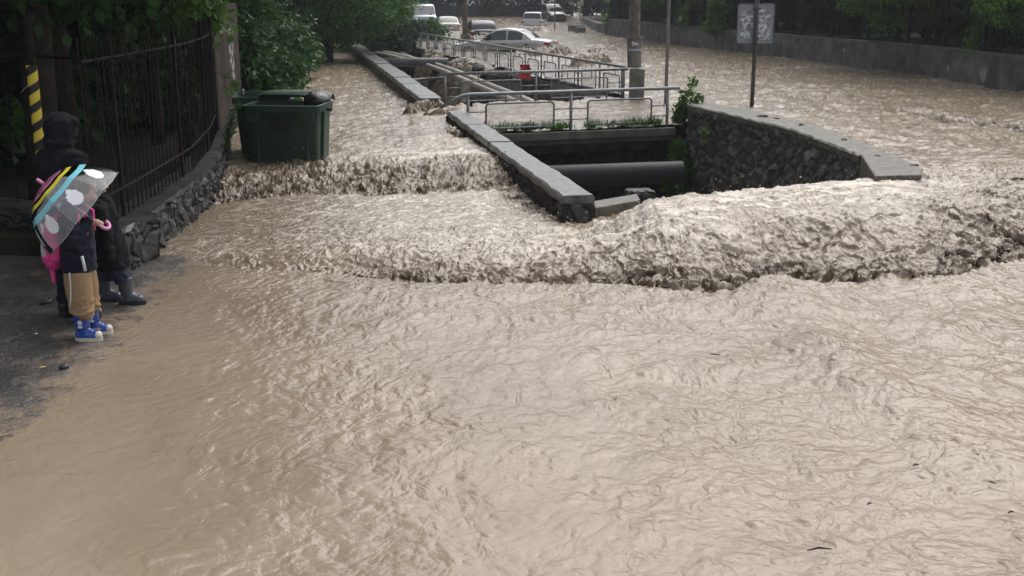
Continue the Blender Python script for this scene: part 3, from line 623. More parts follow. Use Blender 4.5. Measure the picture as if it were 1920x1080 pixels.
# ------------------------------------------------------------------ railings
def frame_pts(a, d, x0, x1, z0, z1, r=.06, n=5):
    pts = []
    for (cx, cz, s) in ((x1-r, z1-r, 0), (x0+r, z1-r, 90), (x0+r, z0+r, 180), (x1-r, z0+r, 270)):
        for k in range(n+1):
            th = R(s+90*k/n); pts.append(a+d*(cx+r*math.cos(th))+V(0, 0, cz+r*math.sin(th)))
    return pts+[pts[0], pts[1]]
def railing(name, p0, d, nbay, bay, label, mesh=True, hook=False, tail=.25, zb=.0, ht=.76, m='steel', step=None):
    root = empty(name, p0, 0, label, 'railing'); d = d.normalized(); z = V(0, 0, 1)
    top = [V(0, 0, ht)-d*.05, d*(bay*nbay+tail)+z*ht]
    if hook: top = [V(0, 0, ht-.22)-d*.52, z*(ht-.02)-d*.12, z*ht+d*.05]+top[1:]
    mb = MB(); mb.tube(top, .033, 8); mb.build('top_rail', M[m], root, True)
    for i in range(nbay+1):
        mb = MB(); mb.tube([d*bay*i+z*(zb-.15), d*bay*i+z*(ht-.01)], .028, 8); mb.build('post', M[m], root, True)
    for i in range(nbay):
        a = d*bay*i; x0, x1, z0, z1 = bay*.17, bay*.83, .13, .58
        mb = MB(); mb.tube(frame_pts(a, d, x0, x1, z0, z1), .019, 6, cap=False)
        for zz_ in (.24, .44):
            mb.tube([a+d*.02+z*zz_, a+d*x0+z*zz_], .012, 5); mb.tube([a+d*x1+z*zz_, a+d*(bay-.02)+z*zz_], .012, 5)
        for xx in (.36, .64): mb.tube([a+d*bay*xx+z*z1, a+d*bay*xx+z*ht], .011, 5)
        fr = mb.build('panel_frame', M[m], root, True)
        if mesh:
            mb = MB(); st_ = .055 if nbay < 4 else .11; rr = .0024 if nbay < 4 else .004
            W_, H_ = x1-x0, z1-z0
            for s in (1, -1):
                c = -H_
                while c < W_:
                    lo = max(0, c); hi = min(W_, c+H_)
                    if hi-lo > .02:
                        za, zb_ = (lo-c, hi-c) if s > 0 else (H_-(lo-c), H_-(hi-c))
                        mb.tube([a+d*(x0+lo)+z*(z0+za), a+d*(x0+hi)+z*(z0+zb_)], rr, 3, cap=False)
                    c += st_
            mb.build('wire_mesh', M[m], fr)
    return root
pF = G(1070, 248); dF = (G(1250, 240)-pF); bay = dF.length
railing('bridge_railing', pF-dF.normalized()*bay, dF, 2, bay, 'front steel railing of the bridge with two mesh panels, its left end bent down', hook=True)
pB = G(835, 202); dB = G(1165, 189.5)-pB
railing('bridge_railing', pB, dB, 2, dB.length/2, 'back steel railing of the bridge, in front of the pipes', tail=.15)
bd = BANK1-BANK0; nb = 17
rd0 = V(2.72, BANK0.y+.15, 0); rd1 = V(-5.1, 55.6, 0)
railing('roadside_railing', rd0, rd1-rd0, nb, (rd1-rd0).length/nb, 'long steel railing along the flooded road running away beside the silver car', tail=0, ht=.8)

# right bank of far channel, with broken edge
wavy_wall('bank_wall', V(BANK1.x+.15, BANK1.y, 0), V(BANK0.x+.15, BANK0.y, 0), .5, -2, .02, .12, M['stone_brown'], M['deck'], 'broken stone bank wall under the long roadside railing', nseg=70, seed=8, side=-1, cap_over=.10)
# channel side wall under the bridge left + back wall
# ------------------------------------------------------------------ pipes
def pipe(name, pts, r, m, label, n=14):
    mb = MB(); o = V(*pts[0]); mb.tube([V(*p)-o for p in pts], r, n); 
    return tag(mb.build(name, M[m], None, auto=R(50), loc=o), label, 'pipe')
pp = []
for px, py, z in ((685, 95, 0), (730, 104, -.05), (800, 122, -.1), (836, 135, -.12), (900, 163, -.16), (960, 188, -.2), (1003, 209, -.25)): pp.append(G(px, py, z))
dirp = V(.32, .1, .03)
pipe('long_pipe', pp, .085, 'pale_pipe', 'pale wrapped pipe running down the channel, left one of the pair')
pipe('long_pipe', [p+dirp for p in pp], .085, 'pale_pipe', 'pale wrapped pipe running down the channel, right one of the pair')
a, b = G(700, 117, 0), G(840, 117, 0); pipe('wide_pipe', [a, b], .17, 'pvc_pipe', 'thick dark grey pipe crossing the channel with its open end at right', 20)
pipe('thin_pipe', [G(735, 90, .05), G(782, 112, -.1), G(830, 128, -.4)], .05, 'pale_pipe', 'thin pale pipe slanting across the channel beyond the thick grey pipe')
pipe('cross_pipe', [G(745, 152, -.5), G(830, 146, -.5)], .05, 'pvc_pipe', 'thin dark pipe low across the channel behind the long wall')
yb = DF0.y-.35
pipe('black_pipe', [V(-1.0, yb, -.72), V(3.12, yb+.4, -.64)], .2, 'black_pipe', 'thick black pipe under the bridge in the dark channel', 20)
# inner side of channel, left below the near wall: concrete ledge with rubble
rng = random.Random(12)
for i, (px, py) in enumerate(((1075, 352), (1105, 350), (1140, 358), (1150, 346), (1120, 362))):
    p = G(px, py, -1.5); mb = MB(); mb.ball((0, 0, 0), (rng.uniform(.2, .4), rng.uniform(.15, .3), .2), None, 9, 6)
    mb.v = [(x_*rng.uniform(.8, 1.2), y_*rng.uniform(.8, 1.2), z_*rng.uniform(.8, 1.2)) for x_, y_, z_ in mb.v]
    tag(mb.build('rubble_stone', M['stone_brown'], loc=p), 'brown stone at the bottom of the channel behind the near wall end', 'stone', 'stones in the channel bottom')
p = G(1200, 352, .05); mb = MB(); mb.box((0, 0, -.27), (.36, .3, .5)); tag(mb.build('concrete_block', M['stone_dark'], loc=p, rz=.2, bevel=.04), 'grey concrete block poking up beside the torrent lip', 'block')

# spill over the bank into the far channel
def lumpy(name, a, b, drop, wd, seed, mt, label, cat, kind=None, amp=.12, nu=60, nv=40, back=.25):
    """sheet of water or rubble falling from the line a-b"""
    u, v = np.meshgrid(np.linspace(0, 1, nu), np.linspace(0, 1, nv))
    L_ = (b-a); nn = V(L_.y, -L_.x, 0).normalized()
    if nn.x > 0: nn = -nn
    x = a.x+L_.x*u+nn.x*(v**.6*wd-back); y = a.y+L_.y*u+nn.y*(v**.6*wd-back); z = a.z-drop*v**1.8-.10*np.abs(2*u-1)**3
    k = 1/.35
    r = (1-np.abs(pn(u*L_.length*k, v*2.5, seed))*1.7)*amp+(1-np.abs(pn(u*L_.length*k*2.6, v*6, seed+1))*1.7)*amp*.5+(1-np.abs(pn(u*L_.length*k*6, v*13, seed+2))*1.7)*amp*.25
    env = np.sin(np.pi*np.clip(u, 0, 1))**.4
    x = x+nn.x*r*env; y = y+nn.y*r*env; z = z+r*.7*env*(1-v)
    id_ = np.arange(nu*nv).reshape(nv, nu); q = np.stack([id_[:-1, :-1], id_[:-1, 1:], id_[1:, 1:], id_[1:, :-1]], -1).reshape(-1, 4)
    fo = np.clip(r*4, 0, 1).ravel()*.5
    o = np_mesh(name, np.stack([x.ravel(), y.ravel(), z.ravel()], 1), q, mt, smooth=True, attrs={'foam': fo, 'churn': 1-fo, 'calm': fo*0, 'fan_u': x.ravel(), 'fan_v': (y+z).ravel()})
    if kind: tag(o, label, None, None, kind)
    else: tag(o, label, cat)
    return o
t = BANK1-BANK0
lumpy('spilling_water', BANK0+t*.42+V(0, 0, .1), BANK0+t*.60+V(0, 0, .1), 1.8, 1.5, 201, M['water'], None, None, 'structure', .16, 90, 60)
lumpy('spilling_water', BANK0+t*.70+V(0, 0, .1), BANK0+t*.80+V(0, 0, .1), 1.8, 1.0, 221, M['water'], None, None, 'structure', .14)
lumpy('spilling_water', V(A1.x+WW-.05, A1.y-.5, .25), V(B0.x+WW, B0.y+1.0, .2), 1.6, 1.2, 231, M['water'], None, None, 'structure', .14)
rng = random.Random(31)
for i, (px, py, s) in enumerate(((868, 124, .42), (886, 120, .5), (900, 132, .38), (812, 98, .45), (840, 100, .4), (945, 140, .3), (965, 146, .28), (925, 140, .28))):
    p = G(px, py, -.05); mb = MB(); mb.ball((0, 0, 0), (s, s*.75, s*.55), Euler((rng.uniform(-.4, .4), rng.uniform(-.4, .4), rng.uniform(0, 3))).to_matrix(), 12, 8)
    mb.v = [(x_*rng.uniform(.85, 1.15), y_*rng.uniform(.85, 1.15), z_*rng.uniform(.85, 1.15)) for x_, y_, z_ in mb.v]
    tag(mb.build('boulder', M['stone_brown'], loc=p), 'muddy boulder on the broken bank below the roadside railing', 'boulder', 'boulders on the broken bank')
# ------------------------------------------------------------------ poles and signs
p = G(1193, 190); root = empty('utility_pole', p, 0, 'tall weathered utility pole on a square concrete stub beside the bridge', 'pole')
mb = MB(); mb.box((0, 0, .25), (.34, .34, 1.05)); mb.build('concrete_stub', M['pole_conc'], root, bevel=.03)
mb = MB(); mb.tube([(-.07, 0, .8), (-.075, .02, 1.1), (-.085, .02, 1.5)], [.165, .17, .175], 14); mb.tube([(-.085, .02, 1.46), (-.085, .02, 1.54)], .19, 14)
mb.build('wrapped_collar', M['pole_conc'], root, auto=R(45))
mb = MB(); mb.tube([(-.085, .02, 1.0), (-.11, .02, 4), (-.15, .02, 8.5)], [.135, .125, .10], 14); mb.build('shaft', M['wood_pole'], root, auto=R(45))
mb = MB(); mb.tube([(-.083, .02, 1.20), (-.083, .02, 1.25)], .181, 14); mb.build('tape_band', mat('pale_tape', (.35, .38, .45), .4), root, auto=R(45))
mb = MB(); rng = random.Random(2)
for k in range(7): a_ = -1.9+k*.12; mb.box((-.085+.178*math.cos(a_), .02+.178*math.sin(a_), 1.36+rng.uniform(-.03, .03)), (.03, .03, rng.uniform(.02, .09)), Euler((0, 0, a_)).to_matrix())
mb.build('paint_mark', mat('white_paint', (.6, .62, .62), .6), root)
p = G(1248, 203); root = empty('lamp_post', p, 0, 'slim grey steel post standing behind the right end of the bridge railing', 'post')
mb = MB(); mb.tube([(0, 0, -.3), (-.01, 0, 3.5), (-.02, 0, 7)], [.042, .04, .036], 10); mb.build('shaft', M['steel_paint'], root, True)
mb = MB(); mb.tube([(0, 0, .1), (0, 0, .16)], .052, 10); mb.build('collar', M['steel_paint'], root, auto=R(40))
p = G(1409, 208); root = empty('road_sign', p, 0, 'dark sign pole with grey back of a rectangular board, torn stickers on it', 'sign')
mb = MB(); mb.tube([(0, 0, -.4), (0, 0, 3.4)], .046, 12); mb.build('pole', M['dark_steel'], root, True)
brd = MB(); pts = []
for (cx, cz, s) in ((.34, .36, 0), (-.34, .36, 90), (-.34, -.36, 180), (.34, -.36, 270)):
    for k in range(5): th = R(s+22.5*k); pts.append((cx+.05*math.cos(th), cz+.05*math.sin(th)))
brd.rings([[V(a_, .06, 1.885+b_) for a_, b_ in pts], [V(a_, .085, 1.885+b_) for a_, b_ in pts]])
board = brd.build('board', mat('board_back', (.20, .225, .245), .4, (.27, .30, .32), 6), root)
mb = MB(); mb.tube([V(a_*1.005, .06, 1.885+b_*1.005) for a_, b_ in pts+pts[:1]], .012, 5, cap=False); mb.build('edge_lip', M['steel_paint'], board, True)
def sticker_mat():
    m = mat('torn_paper', (.5, .52, .53), .75); nt = m.node_tree; p_ = nt.nodes['Principled BSDF']; tc = nt.nodes.new('ShaderNodeTexCoord')
    n = nt.nodes.new('ShaderNodeTexNoise'); n.inputs['Scale'].default_value = 7; n.inputs['Detail'].default_value = 9; n.inputs['Distortion'].default_value = 1.5; n.inputs['Roughness'].default_value = .7
    r = nt.nodes.new('ShaderNodeValToRGB'); r.color_ramp.elements[0].position = .46; r.color_ramp.elements[1].position = .56
    r.color_ramp.elements[0].color = (.17, .19, .205, 1); r.color_ramp.elements[1].color = (.62, .65, .67, 1)
    nt.links.new(tc.outputs['Object'], n.inputs['Vector']); nt.links.new(n.outputs[0], r.inputs[0]); nt.links.new(r.outputs[0], p_.inputs['Base Color']); return m
sm = sticker_mat()
for (x0, x1, z0, z1) in ((-.33, -.06, 1.935, 2.165), (-.33, -.06, 1.575, 1.915), (.06, .32, 1.915, 2.185), (.06, .32, 1.545, 1.895)):
    mb = MB(); mb.box(((x0+x1)/2, .057, (z0+z1)/2), (x1-x0, .003, z1-z0)); mb.build('sticker_remains', sm, board)
for zz_ in (1.575, 2.205):
    mb = MB(); mb.box((0, .0, zz_), (.13, .13, .035)); mb.build('clamp', M['dark_steel'], root, bevel=.006)
mb = MB(); mb.tube([(0, .05, 2.76), (0, .07, 2.76)], .3, 28); mb.build('round_plate', mat('sign_plate_back', (.25, .27, .28), .4), root, auto=R(40))
mb = MB(); mb.tube([V(.3*math.cos(a_), .045, 2.76+.3*math.sin(a_)) for a_ in np.linspace(0, 2*math.pi, 29)], .014, 5, cap=False); mb.build('plate_rim', M['steel'], root, True)
p = G(872, 82); root = empty('wooden_pole', p, 0, 'dark wooden pole at the left of the dark hatchback', 'pole')
mb = MB(); mb.tube([(0, 0, -.4), (.02, 0, 3), (.05, 0, 8)], [.15, .13, .11], 12); mb.build('shaft', M['wood_pole'], root, True)
mb = MB(); mb.box((0.02, 0, .25), (.5, .42, .5)); mb.build('footing', M['pole_conc'], root, bevel=.04)
p = G(1040, 57); mb = MB(); mb.tube([(0, 0, -.3), (0, 0, 6)], .05, 8)
tag(mb.build('thin_post', M['steel_paint'], None, True, loc=p), 'thin grey post right of the white estate car', 'post')
p = G(1088, 35); root = empty('small_sign', p, 0, 'small yellowish sign on a thin post at the far road bend', 'sign')
mb = MB(); mb.tube([(0, 0, -.2), (0, 0, 1.9)], .06, 8); mb.build('post', mat('yellow_post', (.32, .27, .15), .6), root, True)
mb = MB(); mb.box((0.05, 0, 1.6), (.55, .05, .42)); mb.build('board', mat('yellow_board', (.42, .36, .18), .6), root, bevel=.02)
for (px, py, s, lb) in ((1076, 61, .9, 'dark broken block lying by the end of the boundary wall, left of two'), (1088, 64, .8, 'dark broken block lying by the end of the boundary wall, right of two')):
    mb = MB(); mb.box((0, 0, .2*s), (.75*s, .6*s, .75*s)); o = mb.build('broken_block', M['pole_conc'], loc=G(px, py), rz=.5, bevel=.08); tag(o, lb, 'block')
# white trunk-like column far away
p = G(985, 31); mb = MB(); mb.tube([(0, 0, -.2), (.1, 0, 5)], [.22, .2], 10)
tag(mb.build('pale_post', mat('pale_post', (.38, .4, .42), .7), None, True, loc=p), 'pale column standing far back against the trees', 'column')
p = G(838, 31); mb = MB(); mb.tube([(0, 0, -.2), (.0, 0, 5)], .06, 8)
tag(mb.build('thin_post', M['steel_paint'], None, True, loc=p), 'thin pale post far back above the beige car', 'post')

# ------------------------------------------------------------------ right boundary wall and fence
wl = [G(2250, 215), G(1901, 178), G(1700, 143), G(1550, 124), G(1410, 105), G(1260, 88), G(1137, 68.5)]
wall_m = mat('boundary_render', (.038, .036, .034), .8, (.125, .116, .108), 2.2, 1.0, 16, detail=14, contrast=(.34, .68), bdist=.06)
def wall_strip(name, pts, t, h0, h1, mt, parent, jag=0.0, seed=0, n=10):
    rng = random.Random(seed); mb = MB(); rr = []; P = []
    for a, b in zip(pts[:-1], pts[1:]):
        for k in range(n): P.append(a.lerp(b, k/n))
    P.append(pts[-1]); o = parent.location
    for i, p in enumerate(P):
        d = (P[min(i+1, len(P)-1)]-P[max(i-1, 0)]); d.z = 0; d.normalize(); nn = V(d.y, -d.x, 0); q = p-o; q.z = 0
        hh = h1(i/(len(P)-1)) if callable(h1) else h1
        hh += rng.uniform(-jag, jag)
        rr.append([q+V(0, 0, h0), q+nn*t+V(0, 0, h0), q+nn*t+V(0, 0, hh), q+V(0, 0, hh)])
    mb.rings(rr); return mb.build(name, mt, parent)
WH = .97
root = empty('boundary_wall', wl[0], 0, 'long grey rendered wall along the right side of the flooded road', 'wall')
wall_strip('rendered_face', wl, .3, -.6, lambda t: WH-.03 if t < .74 else WH+.04, wall_m, root, .012, 3)
wall_strip('top_course', wl, .34, WH-.02, lambda t: WH+.035 if t < .74 else WH+.085, M['concrete_grey'], root, .012, 4)
gm = mat('faded_graffiti', (.035, .032, .03), .8)
pale = mat('pale_scrape', (.22, .21, .19), .8)
rng = random.Random(9)
def wallpt(px, py):  # point on the wall face at photo pixel
    for a, b in zip(wl[:-1], wl[1:]):
        for k in range(40):
            q = a.lerp(b, k/40); s = F/(q.y*cth+(H-.5)*sth)
            if abs(960+q.x*s-px) < 2.5: return q, s
    return None, None
for (px, zz_, w_, h_, mt_, nm) in ((1231, .55, .16, .26, pale, 'paint_streak'), (1312, .42, .12, .3, pale, 'paint_streak'), (1583, .62, .1, .2, pale, 'paint_streak'), (1778, .45, .12, .22, pale, 'paint_streak'), (1845, .4, .28, .42, pale, 'paint_streak'), (1468, .7, .1, .2, pale, 'paint_streak')):
    q, s = wallpt(px, 0)
    if q is None: continue
    mb = MB(); n_ = 9; ring = [V(-.006, w_*rng.uniform(.25, .5)*math.cos(2*math.pi*k/n_)*2, zz_+h_*rng.uniform(.3, .5)*math.sin(2*math.pi*k/n_)) for k in range(n_)]
    mb.add(ring+[p_+V(-.004, 0, 0) for p_ in ring], [tuple(range(n_)), tuple(range(2*n_-1, n_-1, -1))]+[(k, (k+1) % n_, n_+(k+1) % n_, n_+k) for k in range(n_)])
    o = mb.build(nm, mt_, root); o.location = q-root.location; o.location.z = 0; o.rotation_euler.z = math.atan2((wl[-1]-wl[1]).y, (wl[-1]-wl[1]).x)-math.pi/2
lw = [G(1134, 66), G(1120, 63), G(1104, 52), G(1090, 42)]
root = empty('ramp_wall', lw[0], 0, 'low sloping wall end past the step at the far end of the boundary wall', 'wall')
wall_strip('body', lw, .5, -.5, lambda t: .75-.3*t, M['concrete_grey'], root, .02, 6)
# earth behind
back = [p+V(.32, 0, 0) for p in wl]+[V(6, 74, 0), V(60, 90, 0), V(60, 10, 0)]
mb = MB(); mb.prism([(p.x, p.y) for p in back], -2.5, .82); tag(mb.build('raised_ground', M['soil']), kind='structure')
# iron fence on it
P = []
for a, b in zip(wl[:-1], wl[1:]):
    L_ = (b-a).length; n_ = int(L_/.13)
    for k in range(n_): P.append((a.lerp(b, k/n_)+V(.17, 0, WH), (b-a).normalized()))
root = empty('iron_fence', P[0][0], 0, 'tall black iron bar fence standing on top of the long grey wall', 'fence'); o0 = P[0][0]
mb = MB(); seg = []
FH = 1.75
posts = []
for i, (p, d) in enumerate(P):
    q = p-o0
    if i % 19 == 0:
        pm = MB(); pm.box((q.x, q.y, FH/2+.03), (.075, .075, FH+.14)); pm.build('fence_post', M['iron'], root); posts.append(q); continue
    mb.tube([q+V(0, 0, -.02), q+V(0, 0, FH-.05), q+V(0, 0, FH+.08)], [.011, .011, .003], 5)
mb.build('bars', M['iron'], root)
for zz_ in (.12, FH-.22):
    mb = MB(); mb.tube([(p-o0)+V(0, 0, zz_) for p, d in P[::9]]+[(P[-1][0]-o0)+V(0, 0, zz_)], .022, 4); mb.build('rail', M['iron'], root)

# far end of the road: sheet fence and dark wall
fa, fb = G(780, 32.5), G(1010, 31)
root = empty('far_fence', fa, 0, 'dark grey fence far back where the road bends', 'fence')
mb = MB(); d = (fb-fa)
mb.box(tuple(d/2+V(0, 0, .55)), (d.length, .15, 1.5), Euler((0, 0, math.atan2(d.y, d.x))).to_matrix()); mb.build('panel', mat('far_panel', (.045, .05, .055), .8, (.07, .075, .08), 1), root)
for k in range(11):
    q = d*k/10; mb = MB(); mb.box((q.x, q.y-.1, .7), (.14, .12, 1.9)); mb.build('fence_post', M['dark_steel'], root)

# ------------------------------------------------------------------ cars
def interp(x, tab):
    return float(np.interp(x, [t[0] for t in tab], [t[1] for t in tab]))
def car(name, loc, heading, paint, label, cat='car', L_=4.4, W_=1.7, deck=None, roof=None, belt=.92, hr=1.42, plate_y=.0, kind='sedan', lamp='red_lens', group=None):
    """x forward, origin on the road below the middle of the car"""
    root = empty(name, loc, heading, label, cat, group)
    hx = L_/2
    if kind == 'sedan':
        prof = [(-hx, .78), (-hx+.06, .90), (-hx+.5, .965), (-hx+.95, .98), (.3, .93), (hx-1.35, .92), (hx-.6, .83), (hx-.12, .70), (hx, .58)]
        gx = (hx-1.30, hx-2.02, -hx+1.45, -hx+.72)
    elif kind == 'hatch':
        prof = [(-hx, .72), (-hx+.05, .92), (-hx+.4, .95), (.3, .93), (hx-1.2, .92), (hx-.5, .82), (hx-.1, .68), (hx, .55)]
        gx = (hx-1.15, hx-1.8, -hx+.62, -hx+.16)
    else:  # estate, suv, van
        prof = [(-hx, .70), (-hx+.04, .95), (-hx+.3, .98), (.3, .96), (hx-1.1, .95), (hx-.5, .88), (hx-.1, .75), (hx, .6)]
        gx = (hx-1.05, hx-1.7, -hx+.35, -hx+.08)
    sc = belt/.93; prof = [(a_, b_*sc) for a_, b_ in prof]
    hw = W_/2
    plan = [(-hx, hw*.80), (-hx+.12, hw*.91), (-hx+.5, hw*.975), (-.5, hw), (.6, hw), (hx-.6, hw*.96), (hx-.15, hw*.86), (hx, hw*.70)]
    xs = sorted(set(np.round(np.concatenate([np.linspace(-hx, hx, 34), [-hx+.04, -hx+.1, hx-.04, hx-.1]]), 4)))
    mb = MB(); rr = []
    for x_ in xs:
        zt, w_ = interp(x_, prof), interp(x_, plan); e = max(0, abs(x_)-(hx-.25))/.25; zb = .22+.10*e
        half = [(w_*.86, zb), (w_*.965, zb+.06), (w_*.985, zb+.2), (w_*1.0, .55), (w_*.995, zt-.20), (w_*.975, zt-.09), (w_*.92, zt-.03), (w_*.75, zt), (w_*.35, zt+.022)]
        ring = [V(x_, y_, z_) for y_, z_ in half]+[V(x_, -y_, z_) for y_, z_ in reversed(half)]
        rr.append(ring)
    mb.rings(rr)
    # greenhouse
    xa, xb, xc, xd = gx
    def zr(x_): return float(np.interp(x_, [xd, xd+(xc-xd)*.55, xc, xc+.35, (xb+xc)/2, xb-.3, xb, xa-(xa-xb)*.5, xa], [belt+.0, belt+(hr-belt)*.62, hr-.055, hr-.015, hr, hr-.012, hr-.05, belt+(hr-belt)*.52, belt-.02]))
    def wt(x_): return hw*float(np.interp(x_, [xd, xc, xb, xa], [.74, .70, .70, .80]))
    def wb(x_): return interp(x_, plan)*float(np.interp(x_, [xd, xc, xb, xa], [.88, .93, .93, .90]))
    def side(x_, t):
        z1, z0 = zr(x_)-.035, belt-.05; y1, y0 = wt(x_)*1.0, wb(x_)
        tt = (1-(hr-z1)/(hr-belt)); y1 = y0+(wt(x_)-y0)*max(0.02, tt)
        return V(x_, y0+(y1-y0)*t, z0+(z1-z0)*t)
    rr = []
    for x_ in np.linspace(xd, xa, 30):
        a_, b_ = side(x_, 0), side(x_, 1); z1 = zr(x_)
        half = [(a_.y, a_.z-.1), (a_.y, a_.z), (side(x_, .5).y*1.006, side(x_, .5).z), (b_.y, b_.z), (b_.y*.93, z1-.008), (b_.y*.6, z1+.006), (b_.y*.25, z1+.012)]
        rr.append([V(x_, y_, z_) for y_, z_ in half]+[V(x_, -y_, z_) for y_, z_ in reversed(half)])
    mb.rings(rr)
    body = mb.build('body', paint, root, auto=R(38))
    # glass: side windows
    def sidewin(x0, x1, nmx=9):
        for s in (1, -1):
            m2 = MB(); g0, g1 = [], []
            for k in range(nmx):
                x_ = x0+(x1-x0)*k/(nmx-1); lo, hi = side(x_, .13), side(x_, .86)
                off = V(0, .006, .001)
                g0.append((lo+off)); g1.append((hi+off))
            q0 = [V(a_.x, a_.y*s, a_.z) for a_ in g0]; q1 = [V(a_.x, a_.y*s, a_.z) for a_ in g1]
            m2.add(q0+q1, [(k, k+1, nmx+k+1, nmx+k) for k in range(nmx-1)]); m2.build('side_window', M['glass'], root, True)
            m2 = MB(); m2.tube(q0+q1[::-1]+q0[:1], .011, 4, cap=False); m2.build('window_trim', M['black_plastic'], root)
    mid = (xb+xc)/2-.02
    sidewin(mid+.05, xb+(xa-xb)*.62); sidewin(xc-(xc-xd)*.30, mid-.05)
    if kind in ('estate',): pass
    for nm, (x0, x1) in (('windscreen', (xb+(xa-xb)*.10, xb+(xa-xb)*.90)), ('rear_window', (xc-(xc-xd)*.10, xc-(xc-xd)*.88))):
        m2 = MB(); rr = []
        for k in range(8):
            x_ = x0+(x1-x0)*k/7; b_ = side(x_, 1); sx = 1 if nm == 'windscreen' else -1
            rr.append([V(x_+.006*sx, b_.y*c_*.93, zr(x_)+(.012-.02*abs(c_)**2)+.007) for c_ in np.linspace(-1, 1, 9)])
        m2.rings(rr, False, False); m2.build(nm, M['glass'], root, True)
    # wheels
    for sx in (hx-.82, -hx+.86):
        for s in (1, -1):
            wp = V(sx, s*(hw-.10), .31)
            m2 = MB(); m2.tube([wp+V(0, -.1, 0), wp+V(0, -.08, 0), wp+V(0, .08, 0), wp+V(0, .1, 0)], [.27, .31, .31, .27], 22); wh = m2.build('wheel', M['tyre'], root, auto=R(40))
            m2 = MB(); m2.tube([wp+V(0, s*.09, 0), wp+V(0, s*.112, 0)], .2, 16); m2.build('rim', M['rim'], wh, auto=R(40))
            m2 = MB(); arc = [V(sx+.37*math.cos(t), s*(interp(sx, plan)+.004), .31+.37*math.sin(t)) for t in np.linspace(-.1, math.pi+.1, 16)]
            m2.tube(arc, .028, 6); m2.build('wheel_arch', paint, root, True)
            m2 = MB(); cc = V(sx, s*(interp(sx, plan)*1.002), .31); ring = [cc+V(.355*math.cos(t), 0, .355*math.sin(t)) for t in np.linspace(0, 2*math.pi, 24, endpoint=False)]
            m2.rings([ring, [p_-V(0, s*.06, 0) for p_ in ring]]); m2.build('arch_shade_disc', M['black_plastic'], root)  # flat black disc stands in for the shade inside the wheel arch
    # lights, plate, bumpers, mirrors, handles
    for s in (1, -1):
        m2 = MB(); m2.ball((-hx+.14, s*(hw*.76), .80*sc), (.16, .17, .105), None, 12, 8); m2.build('tail_light', M[lamp], root, True)
        m2 = MB(); m2.ball((hx-.22, s*(hw*.70), .68*sc), (.2, .17, .08), None, 12, 8); m2.build('headlight', M['white_lens'], root, True)
        m2 = MB(); m2.ball((xa-.32, s*(hw*.99+.07), belt+.06), (.07, .10, .065), None, 10, 7); m2.build('mirror', M['black_plastic'], root, True)
        for hxp in (mid+.12, mid-.92):
            m2 = MB(); m2.box((hxp, s*(hw*1.0), belt-.17), (.2, .03, .045)); m2.build('door_handle', M['black_plastic'], root, bevel=.01)
        for gx_ in (mid, xa-.25, mid-.98):
            m2 = MB(); zt_ = belt-.1
            m2.tube([V(gx_, s*(interp(gx_, plan)*.982+.0), zt_), V(gx_, s*(interp(gx_, plan)+.0015), .58), V(gx_+.02, s*(interp(gx_, plan)*.99), .34)], .006, 4); m2.build('door_gap', M['black_plastic'], root)
        m2 = MB(); m2.box((0, s*(hw+.006), .48), (L_*.42, .02, .06)); m2.build('side_strip', M['black_plastic'], root, bevel=.006)
    m2 = MB(); m2.box((-hx-.012, 0, plate_y or .66), (.02, .52, .115)); m2.build('number_plate', M['plate'], root)
    rr = [[V(-hx-.05+abs(t)**3*.12, t*hw*.9, z_) for z_ in (.36, .52)] for t in np.linspace(-1, 1, 11)]
    m2 = MB(); m2.rings([[a_[0], a_[1], a_[1]+V(.14, 0, .02), a_[0]+V(.14, 0, -.02)] for a_ in rr]); m2.build('bumper', M['black_plastic'] if kind != 'sedan' else paint, root, auto=R(40))
    return root
def paint(n, c, met=.0, r=.3): return mat('paint_'+n, c, r, metal=met, coat=.7)
psil = paint('silver', (.46, .445, .43), .3, .33)
c0 = G(962, 100)
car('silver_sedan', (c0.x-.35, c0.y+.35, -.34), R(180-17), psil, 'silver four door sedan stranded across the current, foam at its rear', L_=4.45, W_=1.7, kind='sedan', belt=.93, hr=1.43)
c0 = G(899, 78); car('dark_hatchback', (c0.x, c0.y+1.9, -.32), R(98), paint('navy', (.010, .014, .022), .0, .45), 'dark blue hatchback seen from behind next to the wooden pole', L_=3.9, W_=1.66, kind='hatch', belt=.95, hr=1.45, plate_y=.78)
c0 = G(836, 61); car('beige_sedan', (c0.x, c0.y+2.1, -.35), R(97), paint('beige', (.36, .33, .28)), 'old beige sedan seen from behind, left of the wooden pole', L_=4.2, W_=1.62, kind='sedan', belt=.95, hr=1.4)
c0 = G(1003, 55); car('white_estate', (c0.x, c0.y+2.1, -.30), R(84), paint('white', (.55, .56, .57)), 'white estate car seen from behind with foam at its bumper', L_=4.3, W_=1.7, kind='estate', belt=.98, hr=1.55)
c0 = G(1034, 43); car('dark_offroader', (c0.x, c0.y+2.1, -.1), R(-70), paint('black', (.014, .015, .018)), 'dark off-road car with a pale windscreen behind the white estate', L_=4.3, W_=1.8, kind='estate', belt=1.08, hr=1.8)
c0 = G(1062, 31); car('dark_sedan', (c0.x, c0.y+2.1, 0), R(88), paint('blueblack', (.012, .014, .03)), 'farthest car, dark with red tail lamps under the trees', L_=4.4, W_=1.75, kind='sedan', belt=1.0, hr=1.45)
